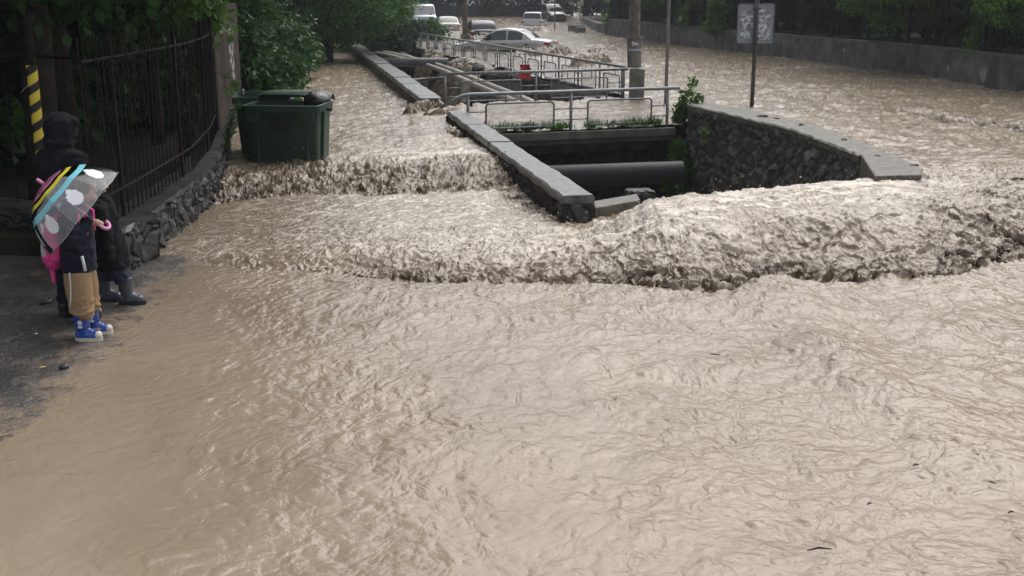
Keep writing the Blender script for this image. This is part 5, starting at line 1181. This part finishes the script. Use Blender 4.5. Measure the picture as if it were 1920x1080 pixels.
# ------------------------------------------------------------------ small debris
def pebble(name, px, py, s, m, label, cat, flat=.5, seed=0, z=None):
    rng = random.Random(seed); g = G(px, py, .02); mb = MB(); mb.ball((0, 0, 0), (s, s*.6, s*flat*.6), None, 9, 6)
    mb.v = [(a_*rng.uniform(.8, 1.2), b_*rng.uniform(.8, 1.2), c_*rng.uniform(.8, 1.2)) for a_, b_, c_ in mb.v]
    h_ = float(ground_h(np.array([g.x]), np.array([g.y]))[0]) if z is None else z
    return tag(mb.build(name, m, None, True, loc=(g.x, g.y, h_+s*flat*.3), rz=rng.uniform(0, 3)), label, cat)
dk = mat('wet_stone', (.012, .012, .012), .4, (.03, .028, .026), 20)
pebble('dark_stone', 120, 688, .038, dk, 'black wet stone lying on the asphalt below the blue boots', 'stone', 1, 1)
pebble('yellow_leaf', 79, 685, .022, mat('yellow_leaf', (.45, .33, .08), .6), 'small yellow leaf lying on the asphalt left of the black stone', 'leaf', .4, 2)
pebble('dark_stone', 88, 572, .05, dk, 'dark stone on the asphalt behind the adult', 'stone', .7, 3)
pebble('white_chip', 68, 628, .012, mat('white_chip', (.6, .6, .58), .6), 'tiny white chip on the asphalt left of the blue boots', 'chip', .6, 4)
stick = mat('wet_stick', (.012, .010, .008), .5)
for i, (px, py, l_, a_) in enumerate(((1537, 1036, .06, .1), (1630, 950, .018, .6), (1860, 910, .02, 2.5), (1717, 877, .02, .3), (1895, 966, .02, .4), (1625, 693, .03, .2), (1340, 668, .04, 2.8), (1875, 860, .03, 2.7))):
    g = G(px, py); mb = MB(); mb.tube([(-l_, 0, 0), (0, l_*.2, .004), (l_, 0, 0)], [.003, .006, .002], 5)
    tag(mb.build('floating_twig', stick, None, loc=(g.x, g.y, .015), rz=a_), 'small dark twig floating on the muddy water in the foreground', 'twig', 'twigs floating on the foreground water')

# ------------------------------------------------------------------ people
def blob(name, fill, mat_, parent, voxel=.011, smooth=6, disp=None):
    """one continuous surface grown round overlapping limbs"""
    mb = MB(); fill(mb); me = bpy.data.meshes.new('tmp'); me.from_pydata(mb.v, [], mb.f)
    bm = bmesh.new(); bm.from_mesh(me); bmesh.ops.recalc_face_normals(bm, faces=bm.faces); bm.to_mesh(me); bm.free()
    o = bpy.data.objects.new('tmp', me); COL.objects.link(o)
    md = o.modifiers.new('r', 'REMESH'); md.mode = 'VOXEL'; md.voxel_size = voxel
    if smooth: ms = o.modifiers.new('s', 'SMOOTH'); ms.iterations = smooth; ms.factor = .5
    dg = bpy.context.evaluated_depsgraph_get(); out = bpy.data.meshes.new_from_object(o.evaluated_get(dg))
    bpy.data.objects.remove(o); out.materials.clear(); out.materials.append(mat_); out.name = name
    n = len(out.vertices); co = np.empty(n*3, np.float32); out.vertices.foreach_get('co', co); co = co.reshape(-1, 3)
    if disp:
        nn = np.empty(n*3, np.float32); out.vertices.foreach_get('normal', nn); nn = nn.reshape(-1, 3)
        co = co+nn*disp(co)[:, None]; out.vertices.foreach_set('co', co.astype(np.float32).ravel())
    out.polygons.foreach_set('use_smooth', [True]*len(out.polygons)); out.update()
    r = bpy.data.objects.new(name, out); COL.objects.link(r)
    if parent: r.parent = parent
    return r
def folds(a=.008, s=9, v=(.6, .6, 1.6), k=0):
    return lambda c: (a*(np.abs(pn(c[:, 0]*s*v[0]+c[:, 1]*s, c[:, 2]*s*v[2]+c[:, 0]*3, 130+k))*2-.5)+a*.5*pn(c[:, 0]*s*2.3+c[:, 1]*14, c[:, 2]*s*3, 131+k)).astype(np.float32)
skin = mat('skin', (.42, .24, .165), .5, (.48, .28, .2), 12)
hair_m = mat('brown_hair', (.06, .030, .015), .45, (.13, .065, .03), 30, .5, 60)
navy = mat('navy_jacket', (.005, .007, .018), .6, (.010, .013, .028), 10, .15, 30, spec=.2)
black_j = mat('black_jacket', (.005, .005, .008), .9, (.010, .010, .013), 10, .15, 30, spec=.2)
black_p = mat('black_trousers', (.006, .007, .012), .8, spec=.15)
khaki = mat('tan_trousers', (.25, .155, .075), .75, (.31, .20, .105), 9, .2, 40)
jeans = mat('dark_jeans', (.008, .013, .035), .75, (.02, .03, .06), 14)
blue_rub = mat('blue_rubber', (.008, .055, .30), .22, coat=.3)
grey_rub = mat('grey_rubber', (.06, .066, .088), .3, coat=.25)
white_rub = mat('white_rubber', (.55, .52, .46), .4)
pinkm = mat('hot_pink', (.62, .035, .22), .5, (.70, .06, .28), 8, .2, 25)
white_m = mat('white_cloth', (.62, .63, .66), .6)

def hand(mb, w, fwd, side, up, s=1.0, curl=True):
    """fist-like hand closed round a bar along `up`: palm, four bent fingers, a thumb"""
    P = lambda a_, b_, c_: V(*w)+fwd*a_*s+side*b_*s+up*c_*s
    mb.capsule(P(0, 0, 0), P(.035, 0, .0), .020*s, .024*s, 8); mb.capsule(P(.02, 0, -.018), P(.045, 0, .02), .018*s, .018*s, 8)
    for k, (z_, l_) in enumerate(((.028, .9), (.010, 1.0), (-.008, .95), (-.025, .8))):
        mb.capsule(P(.04, .0, z_), P(.068*l_+.002, .010, z_), .0085*s, .0082*s, 7); mb.capsule(P(.068*l_+.002, .010, z_), P(.066*l_, .036, z_), .0080*s, .0076*s, 7); mb.capsule(P(.066*l_, .036, z_), P(.042, .042, z_), .0074*s, .0065*s, 7)
    mb.capsule(P(.012, .012, .025), P(.040, .030, .036), .010*s, .0085*s, 7); mb.capsule(P(.040, .030, .036), P(.058, .022, .034), .0082*s, .007*s, 7)
def head_fill(mb, c, r, face=V(1, 0, 0), nose=True):
    s = V(-face.y, face.x, 0); up = V(0, 0, 1); c = V(*c); Mx = Matrix((face, s, up)).transposed()
    mb.ball(c, (r*1.02, r*.84, r*1.08), Mx, 18, 12); mb.ball(c+face*r*.28-up*r*.42, (r*.68, r*.62, r*.66), Mx, 14, 9)
    mb.ball(c+face*r*.80-up*r*.92+up*.02, (r*.25, r*.3, r*.2), Mx, 10, 7)           # chin
    mb.capsule(c+face*r*.98+up*r*.02, c+face*r*1.14-up*r*.26, r*.10, r*.15, 8)       # nose
    mb.ball(c+face*r*.93-up*r*.55, (r*.12, r*.30, r*.09), Mx, 8, 6)                  # lips
    for k in (1, -1):
        mb.ball(c+s*k*r*.82-up*r*.08-face*r*.05, (r*.20, r*.08, r*.28), Mx, 8, 6)    # ear
        mb.ball(c+face*r*.90+s*k*r*.34+up*r*.16, (r*.14, r*.22, r*.08), Mx, 8, 6)    # brow
def eyes(parent, c, r, face=V(1, 0, 0)):
    s = V(-face.y, face.x, 0); c = V(*c)
    for k in (1, -1):
        mb = MB(); mb.ball(c+face*r*.93+s*k*r*.34+V(0, 0, r*.02), (r*.07, r*.12, r*.07), None, 8, 6); mb.build('eye', M['black_plastic'], parent, True)
def boot(parent, pos, ang, sc, m, sole_m, cap_m=None, ht=.21, name='boot', lab=None):
    """rubber boot, toe along +x; pos = ankle foot on the ground"""
    def f(mb):
        mb.tube([(0, 0, ht), (0, 0, ht*.55), (.005, 0, .08), (.0, 0, .03)], [.056, .052, .046, .044], 14, ell=.85)
        mb.capsule((-.012, 0, .036), (.09, 0, .032), .040, .037, 12); mb.capsule((.0, 0, .07), (.07, 0, .045), .038, .030, 12)
    b = blob(name, f, m, parent, .006, 5); b.location = pos; b.rotation_euler.z = ang; b.scale = (sc,)*3
    if lab: b['label'] = lab
    mb = MB(); n_ = 20
    out = [V(.04+.100*math.cos(2*math.pi*k/n_)*(1 if math.cos(2*math.pi*k/n_) > 0 else .98), .046*math.sin(2*math.pi*k/n_)*(1.0 if True else 1), 0) for k in range(n_)]
    mb.rings([[p_+V(0, 0, -.004) for p_ in out], [p_+V(0, 0, .022) for p_ in out]]); mb.build('sole', sole_m, b, auto=R(50))
    if cap_m:
        mb = MB(); mb.ball((.108, 0, .034), (.030, .036, .030), None, 12, 8); mb.build('toe_cap', cap_m, b, True)
        mb = MB()
        for k in range(5): mb.tube([(.062-.012*k, -.022, .072+.020*k), (.068-.012*k, 0, .082+.020*k), (.062-.012*k, .022, .072+.020*k)], .0035, 5)
        mb.build('laces', mat('laces', (.10, .085, .07), .7), b, True)
        mb = MB(); mb.ball((0.005, -.0465, .135), (.017, .004, .020), None, 10, 6); mb.ball((.005, -.046, .105), (.018, .004, .012), None, 10, 6); mb.build('pale_patch', white_m, b, True)
        mb = MB(); mb.box((-.054, 0, .045), (.008, .03, .03)); mb.build('heel_tab', white_rub, b, bevel=.003)
    return b
def gz_at(x_, y_): return max(float(ground_h(np.array([x_]), np.array([y_]))[0]), -.02)

# --- child with umbrella
g = G(155, 634, .02); cx, cy = g.x, g.y+.07; z0 = gz_at(cx, cy)
HD = V(.055, .02, 1.125); FACE = V(.96, .22, -.0).normalized()
HANDP = V(.19, -.085, .885); SH = V(.01, -.125, .965); EL = V(.02, -.175, .76)
def body1(mb):
    for s in (-1, 1):
        mb.capsule((.0, s*.065, .50), (.005, s*.068, .27), .060, .045); mb.capsule((.005, s*.068, .27), (0, s*.07, .06), .045, .032); mb.capsule((0, s*.07, .04), (.08, s*.07, .035), .03, .025)
    mb.capsule((0, 0, .50), (.0, 0, .72), .085, .088); mb.capsule((0, 0, .72), (.0, 0, .90), .09, .085); mb.capsule((0, -.10, .95), (0, .10, .95), .05, .05); mb.capsule((0, 0, .95), HD-V(.02, 0, .08), .042, .04)
    mb.capsule(SH, EL, .036, .03); mb.capsule(EL, HANDP-V(.05, 0, -.01), .03, .022)
    mb.capsule((.01, .125, .965), (.03, .165, .77), .036, .03); mb.capsule((.03, .165, .77), (.02, .17, .60), .03, .024)
    head_fill(mb, HD, .098, FACE)
    ax = V(.80, 0, -.60); hand(mb, HANDP-V(.035, 0, -.006), V(1, 0, -.05).normalized(), V(0, 1, 0), -ax, .92)
    hand(mb, V(.02, .17, .585), V(.1, 0, -1).normalized(), V(0, -1, 0), V(1, 0, 0), .9)
p1 = blob('person', body1, skin, None, .0075, 3); p1.location = (cx, cy, z0); p1.rotation_euler.z = R(3)
tag(p1, 'child with brown hair in navy jacket and tan trousers holding a clear umbrella', 'child')
eyes(p1, HD, .098, FACE)
def hair1(mb):
    mb.ball(HD+V(-.012, 0, .022), (.108, .100, .105), None, 18, 12); mb.ball(HD+V(-.05, 0, -.05), (.07, .092, .10), None, 14, 9)
    for s in (-1, 1): mb.capsule(HD+V(-.005, s*.082, .02), HD+V(.0, s*.080, -.085), .030, .022)
    mb.capsule(HD+V(.075, -.05, .055), HD+V(.075, .06, .06), .03, .03)
blob('hair', hair1, hair_m, p1, .008, 2, lambda c: (.006*np.abs(pn(c[:, 1]*60+c[:, 0]*40, c[:, 2]*8, 140))).astype(np.float32))
def jac1(mb):
    mb.tube([(0, 0, .515), (.0, 0, .60), (0, 0, .75), (0, 0, .90), (0, 0, .975), (.005, 0, 1.03)], [.118, .128, .125, .122, .095, .058], 20, ell=1.18)
    mb.capsule((0, -.11, .95), (0, .11, .95), .062, .062)
    mb.capsule(SH, EL, .060, .056); mb.capsule(EL, HANDP-V(.062, .0, -.012), .056, .040)
    mb.capsule((.01, .125, .955), (.03, .165, .77), .06, .055); mb.capsule((.03, .165, .77), (.02, .17, .62), .055, .042)
    mb.tube([(0, 0, 1.0), (.005, 0, 1.055)], [.07, .062], 14)
blob('jacket', jac1, navy, p1, .010, 3, folds(.010, 8))
mb = MB(); mb.tube([(.075, -.142, .655), (.083, -.143, .60), (.088, -.141, .545)], .011, 8); mb.build('white_zip', white_m, p1, True)
mb = MB(); mb.tube([(.045, -.105, 1.0), (.072, -.125, .95), (.068, -.135, .90)], .013, 7); mb.build('hood_trim', pinkm, p1, True)
def tro1(mb):
    mb.tube([(0, 0, .56), (0, 0, .50), (.0, 0, .44)], [.105, .108, .09], 18, ell=1.1)
    for s in (-1, 1): mb.tube([(.0, s*.06, .52), (.004, s*.066, .40), (.008, s*.070, .28), (.006, s*.071, .20), (.0, s*.07, .195)], [.098, .098, .092, .090, .062], 16)
blob('trousers', tro1, khaki, p1, .009, 3, lambda c: (.011*(np.abs(pn(c[:, 0]*7+c[:, 1]*9, c[:, 2]*22, 150))*2-.5)*sst(.42, .22, c[:, 2])+.004*pn(c[:, 0]*10, c[:, 2]*10, 151)).astype(np.float32))
mb = MB(); mb.tube([(-.022, -.152, .535), (-.022, -.155, .44), (-.028, -.156, .36), (-.045, -.146, .27)], .0065, 6); mb.build('side_piping', white_m, p1, True)
boot(p1, (0, -.07, 0), R(-4), 1.06, blue_rub, white_rub, white_rub, .235); boot(p1, (.025, .085, 0), R(6), 1.06, blue_rub, white_rub, white_rub, .235)
# backpack worn by the child
root = empty('backpack', (cx-.15, cy-.01, z0+.62), R(3), 'small hot pink backpack with knotted tail on the umbrella child', 'bag')
def bp(mb):
    mb.ball((.0, 0, .10), (.085, .125, .16), None, 16, 10); mb.ball((-.03, 0, .0), (.075, .10, .10), None, 14, 9); mb.capsule((-.02, 0, .2), (.03, 0, .27), .06, .04)
blob('pouch', bp, pinkm, root, .008, 3, folds(.008, 14, k=3))
mb = MB(); mb.capsule((-.04, -.02, -.09), (-.035, -.025, -.17), .020, .016, 8); mb.capsule((-.035, -.025, -.17), (-.04, -.02, -.185), .017, .012, 8); mb.build('tail', pinkm, root, True)
def bp2(mb): mb.ball((-.055, 0, .06), (.05, .10, .13), None, 14, 9)
blob('pale_pocket', bp2, mat('pale_panel', (.42, .44, .48), .6), root, .008, 3)
for s in (-1, 1):
    mb = MB(); mb.tube([(.08, s*.08, .32), (.17, s*.085, .40), (.26, s*.085, .33), (.255, s*.09, .18)], .014, 6); mb.build('strap', pinkm, root, True)

# --- umbrella: clear dome with stripes and clouds
axd = V(.73, .16, -.665).normalized()                    # from tip to handle
uo = V(cx, cy, z0)+Matrix.Rotation(R(3), 3, 'Z') @ HANDP    # shaft passes through the hand
hub = uo-axd*.455
root = empty('umbrella', hub, 0, 'clear dome umbrella with pink, yellow and blue bands and white clouds', 'umbrella')
root.rotation_euler = axd.to_track_quat('-Z', 'Y').to_euler(); RD, HT_ = .385, .335
def dome(t, th, o=0.0):    # t: 0 tip .. 1 rim
    ph = t*R(82); r = RD*math.sin(ph)/math.sin(R(82)); z = -HT_*(1-math.cos(ph))/(1-math.cos(R(82)))
    sc = 1-.055*abs(math.sin(4*th))*t*1.0
    return V((r+o)*math.cos(th)*sc, (r+o)*math.sin(th)*sc, z+o*.6-.012*abs(math.sin(4*th))*t)
def clear_mat():
    m = bpy.data.materials.new('clear_vinyl'); m.use_nodes = True; nt = m.node_tree; nt.nodes.clear()
    o_ = nt.nodes.new('ShaderNodeOutputMaterial'); tr = nt.nodes.new('ShaderNodeBsdfTransparent'); tr.inputs[0].default_value = (.95, .955, .96, 1)
    gl = nt.nodes.new('ShaderNodeBsdfGlossy'); gl.inputs['Roughness'].default_value = .2; gl.inputs[0].default_value = (.14, .14, .15, 1); df = nt.nodes.new('ShaderNodeBsdfDiffuse'); df.inputs[0].default_value = (.7, .72, .75, 1)
    fr_ = nt.nodes.new('ShaderNodeFresnel'); fr_.inputs[0].default_value = 1.15
    m1, m2 = nt.nodes.new('ShaderNodeMixShader'), nt.nodes.new('ShaderNodeMixShader'); m1.inputs[0].default_value = .27
    nt.links.new(tr.outputs[0], m1.inputs[1]); nt.links.new(df.outputs[0], m1.inputs[2]); nt.links.new(fr_.outputs[0], m2.inputs[0]); nt.links.new(m1.outputs[0], m2.inputs[1]); nt.links.new(gl.outputs[0], m2.inputs[2]); nt.links.new(m2.outputs[0], o_.inputs[0]); return m
def tint_mat(n, c, al):
    m = bpy.data.materials.new(n); m.use_nodes = True; nt = m.node_tree; p_ = nt.nodes['Principled BSDF']; p_.inputs['Base Color'].default_value = (*c, 1); p_.inputs['Roughness'].default_value = .25; p_.inputs['Alpha'].default_value = al; return m
um = [clear_mat(), tint_mat('band_pink', (.75, .25, .48), .55), tint_mat('band_yellow', (.78, .72, .06), .92), tint_mat('band_blue', (.25, .66, .76), .92), tint_mat('cloud_white', (.92, .93, .95), .97), tint_mat('band_red', (.55, .12, .25), .5)]
NT, NR = 256, 120; vs = []; fs = []; mi = []
clouds = [(R(22.5+45*k), .80) for k in range(8)]
def umat(t, th):
    if t < .10: return 0
    if t < .30: return 5 if t < .23 else 1
    if .355 < t < .425: return 2
    if .525 < t < .61: return 3
    for a_, tc_ in clouds:
        u = ((th-a_+math.pi) % (2*math.pi)-math.pi)*t*.37*2.4; v_ = (t-tc_)*.52
        u2, v2 = u/1.35, -v_/1.35
        if u2*u2/.0062+v2*v2/.0011 < 1 or (u2+.035)**2+(v2-.014)**2 < .0011 or (u2-.012)**2+(v2-.028)**2 < .0017 or (u2-.048)**2+(v2-.010)**2 < .0009: return 4
    return 0
for i in range(NR+1):
    for j in range(NT): vs.append(dome(max(i/NR, .004), 2*math.pi*j/NT)[:])
for i in range(NR):
    for j in range(NT):
        fs.append((i*NT+j, i*NT+(j+1) % NT, (i+1)*NT+(j+1) % NT, (i+1)*NT+j)); mi.append(umat((i+.5)/NR, 2*math.pi*(j+.5)/NT))
np_mesh('canopy', np.array(vs), np.array(fs), um, root, True, mi=mi)
mb = MB(); mb.tube([(0, 0, .0), (0, 0, .055)], [.013, .010], 10); mb.build('ferrule', mat('light_pink', (.72, .28, .48), .4), root, True)
ltp = bpy.data.materials['light_pink']
mb = MB(); mb.tube([(0, 0, 0), (0, 0, -.45)], .0045, 8); mb.build('shaft', M['steel'], root, True)
mb = MB(); pts = [V(0, 0, -.41), V(0, 0, -.50)]+[V(0, 0, -.50)+V(.036*(1-math.cos(t)), 0, -.036*math.sin(t)) for t in np.linspace(.3, math.pi+.3, 9)]
ang = Matrix.Rotation(R(150), 3, 'Z'); mb.tube([ang @ p_ for p_ in pts], .0125, 10); mb.build('handle', ltp, root, True)
for k in range(8):
    th = 2*math.pi*k/8; mb = MB(); mb.tube([dome(t, th, -.003) for t in np.linspace(.02, 1, 12)], .0022, 5); mb.ball(dome(1.01, th), .007, None, 8, 6); mb.build('rib', M['steel'], root, True)
mb = MB(); mb.tube([dome(1.0, 2*math.pi*k/128) for k in range(129)], .0022, 4, cap=False); mb.build('rim_hem', tint_mat('hem', (.6, .62, .64), .8), root, True)

# --- adult in black behind
g = G(136, 599, .03); ax_, ay_ = g.x, g.y+.08; za = gz_at(ax_, ay_)
hda = V(.05, 0, 1.55); fa_ = V(.9, .43, 0).normalized()
def body2(mb):
    for s in (-1, 1):
        mb.capsule((0, s*.085, .86), (.01, s*.09, .48), .085, .058); mb.capsule((.01, s*.09, .48), (-.01, s*.09, .09), .056, .038); mb.capsule((-.01, s*.09, .05), (.14, s*.095, .045), .042, .034)
    mb.capsule((0, 0, .88), (0, 0, 1.12), .125, .12); mb.capsule((0, 0, 1.12), (0, 0, 1.28), .125, .12); mb.capsule((0, -.15, 1.33), (0, .15, 1.33), .07, .07); mb.capsule((0, 0, 1.34), hda-V(.02, 0, .1), .055, .052)
    for s in (-1, 1): mb.capsule((0, s*.185, 1.33), (.0, s*.215, 1.05), .05, .042); mb.capsule((.0, s*.215, 1.05), (.17, s*.10, .98), .04, .03)
    head_fill(mb, hda, .112, fa_)
    hand(mb, V(.18, -.09, .98), V(1, 0, 0), V(0, 1, 0), V(0, 0, 1), 1.05); hand(mb, V(.18, .09, .98), V(1, 0, 0), V(0, -1, 0), V(0, 0, 1), 1.05)
p2 = blob('person', body2, skin, None, .009, 3); p2.location = (ax_, ay_, za); p2.scale = (.96, .96, .955); p2.rotation_euler.z = R(62)
tag(p2, 'tall adult in black hooded jacket and black trousers standing behind the umbrella', 'adult'); eyes(p2, hda, .112, fa_)
def jac2(mb):
    mb.tube([(0, 0, .80), (0, 0, .95), (0, 0, 1.15), (0, 0, 1.30), (0, 0, 1.39), (.01, 0, 1.45)], [.150, .155, .155, .150, .115, .075], 20, ell=1.25)
    mb.capsule((0, -.16, 1.33), (0, .16, 1.33), .085, .085)
    for s in (-1, 1): mb.capsule((0, s*.19, 1.32), (.0, s*.22, 1.05), .078, .068); mb.capsule((.0, s*.22, 1.05), (.16, s*.11, .985), .066, .046)
blob('jacket', jac2, black_j, p2, .012, 3, folds(.012, 7, k=5))
def hood2(mb):
    n_ = 14
    mb.ball(hda+V(-.02, 0, .015), (.135, .125, .142), None, 18, 12); mb.ball(hda+V(-.05, 0, -.09), (.12, .125, .10), None, 16, 9)
    mb.capsule(hda+V(.04, -.09, .07), hda+V(.04, .09, .07), .045, .045)
hd = blob('hood', hood2, black_j, p2, .010, 3, folds(.007, 12, k=7))
def tr2(mb):
    mb.tube([(0, 0, .92), (0, 0, .80)], [.15, .145], 16, ell=1.15)
    for s in (-1, 1): mb.tube([(0, s*.085, .86), (.01, s*.09, .5), (.0, s*.09, .25), (-.005, s*.09, .06)], [.10, .078, .070, .076], 14)
blob('trousers', tr2, black_p, p2, .011, 3, folds(.009, 8, k=9))
for s in (-1, 1): boot(p2, (-.01, s*.09, 0), 0, 1.35, M['black_plastic'], M['black_plastic'], None, .1, 'shoe')

# --- second child in dark coat and grey boots
g = G(210, 569, .02); kx, ky = g.x, g.y+.08; zk = gz_at(kx, ky)
hk = V(-.10, .05, .985); fk = V(.93, .36, 0).normalized()
def body3(mb):
    for (fx, s) in ((-.09, .07), (.10, -.06)):
        mb.capsule((-.02, s*.8, .44), (fx*.6, s, .25), .06, .046); mb.capsule((fx*.6, s, .25), (fx, s, .06), .044, .032); mb.capsule((fx, s, .04), (fx+.08, s, .035), .03, .025)
    mb.capsule((-.02, 0, .46), (-.05, .02, .80), .09, .085); mb.capsule((-.05, -.09, .83), (-.05, .12, .83), .05, .05); mb.capsule((-.05, .02, .83), hk-V(.02, 0, .08), .042, .04)
    for s in (-1, 1): mb.capsule((-.04, s*.12, .82), (.0, s*.15, .62), .036, .03); mb.capsule((.0, s*.15, .62), (.0, s*.16, .45), .03, .022)
    head_fill(mb, hk, .098, fk); hand(mb, V(.0, -.155, .44), V(.1, 0, -1).normalized(), V(0, 1, 0), V(1, 0, 0), .85); hand(mb, V(.0, .155, .44), V(.1, 0, -1).normalized(), V(0, -1, 0), V(1, 0, 0), .85)
p3 = blob('person', body3, skin, None, .008, 3); p3.location = (kx, ky, zk); p3.rotation_euler.z = R(12)
tag(p3, 'child in long dark coat, jeans and grey rubber boots stepping beyond the umbrella child', 'child'); eyes(p3, hk, .098, fk)
def jac3(mb):
    mb.tube([(.0, 0, .30), (-.01, 0, .45), (-.04, .01, .65), (-.05, .02, .80), (-.05, .02, .87), (-.055, .02, .92)], [.155, .145, .13, .122, .095, .062], 20, ell=1.05)
    mb.capsule((-.05, -.10, .82), (-.05, .13, .82), .065, .065)
    for s in (-1, 1): mb.capsule((-.04, s*.125, .81), (.0, s*.155, .62), .062, .056); mb.capsule((.0, s*.155, .62), (.0, s*.165, .42), .055, .046)
blob('coat', jac3, black_j, p3, .011, 3, folds(.010, 8, k=11))
def hood3(mb): mb.ball(hk+V(-.02, 0, .015), (.118, .110, .122), None, 18, 12); mb.ball(hk+V(-.05, 0, -.08), (.10, .10, .09), None, 14, 9)
blob('hood', hood3, black_j, p3, .009, 3, folds(.006, 12, k=12))
def tr3(mb):
    for (fx, s) in ((-.09, .07), (.10, -.06)): mb.tube([(-.02, s*.8, .46), (fx*.6, s, .28), (fx*.82, s, .185)], [.085, .078, .066], 14)
blob('jeans', tr3, jeans, p3, .009, 3, folds(.008, 10, k=13))
boot(p3, (-.09, .07, 0), R(-6), 1.15, grey_rub, M['black_plastic'], None, .20); boot(p3, (.10, -.06, 0), R(-10), 1.15, grey_rub, M['black_plastic'], None, .20)

# ------------------------------------------------------------------ mist
hz = bpy.data.materials.new('mist'); hz.use_nodes = True; nt = hz.node_tree; nt.nodes.clear()
o_ = nt.nodes.new('ShaderNodeOutputMaterial'); vol = nt.nodes.new('ShaderNodeVolumePrincipled'); vol.inputs['Color'].default_value = (.85, .90, .95, 1); vol.inputs['Density'].default_value = .0007
nt.links.new(vol.outputs[0], o_.inputs['Volume'])
mb = MB(); mb.box((0, 120, 6.0), (720, 720, 21)); tag(mb.build('haze', hz), kind='stuff')
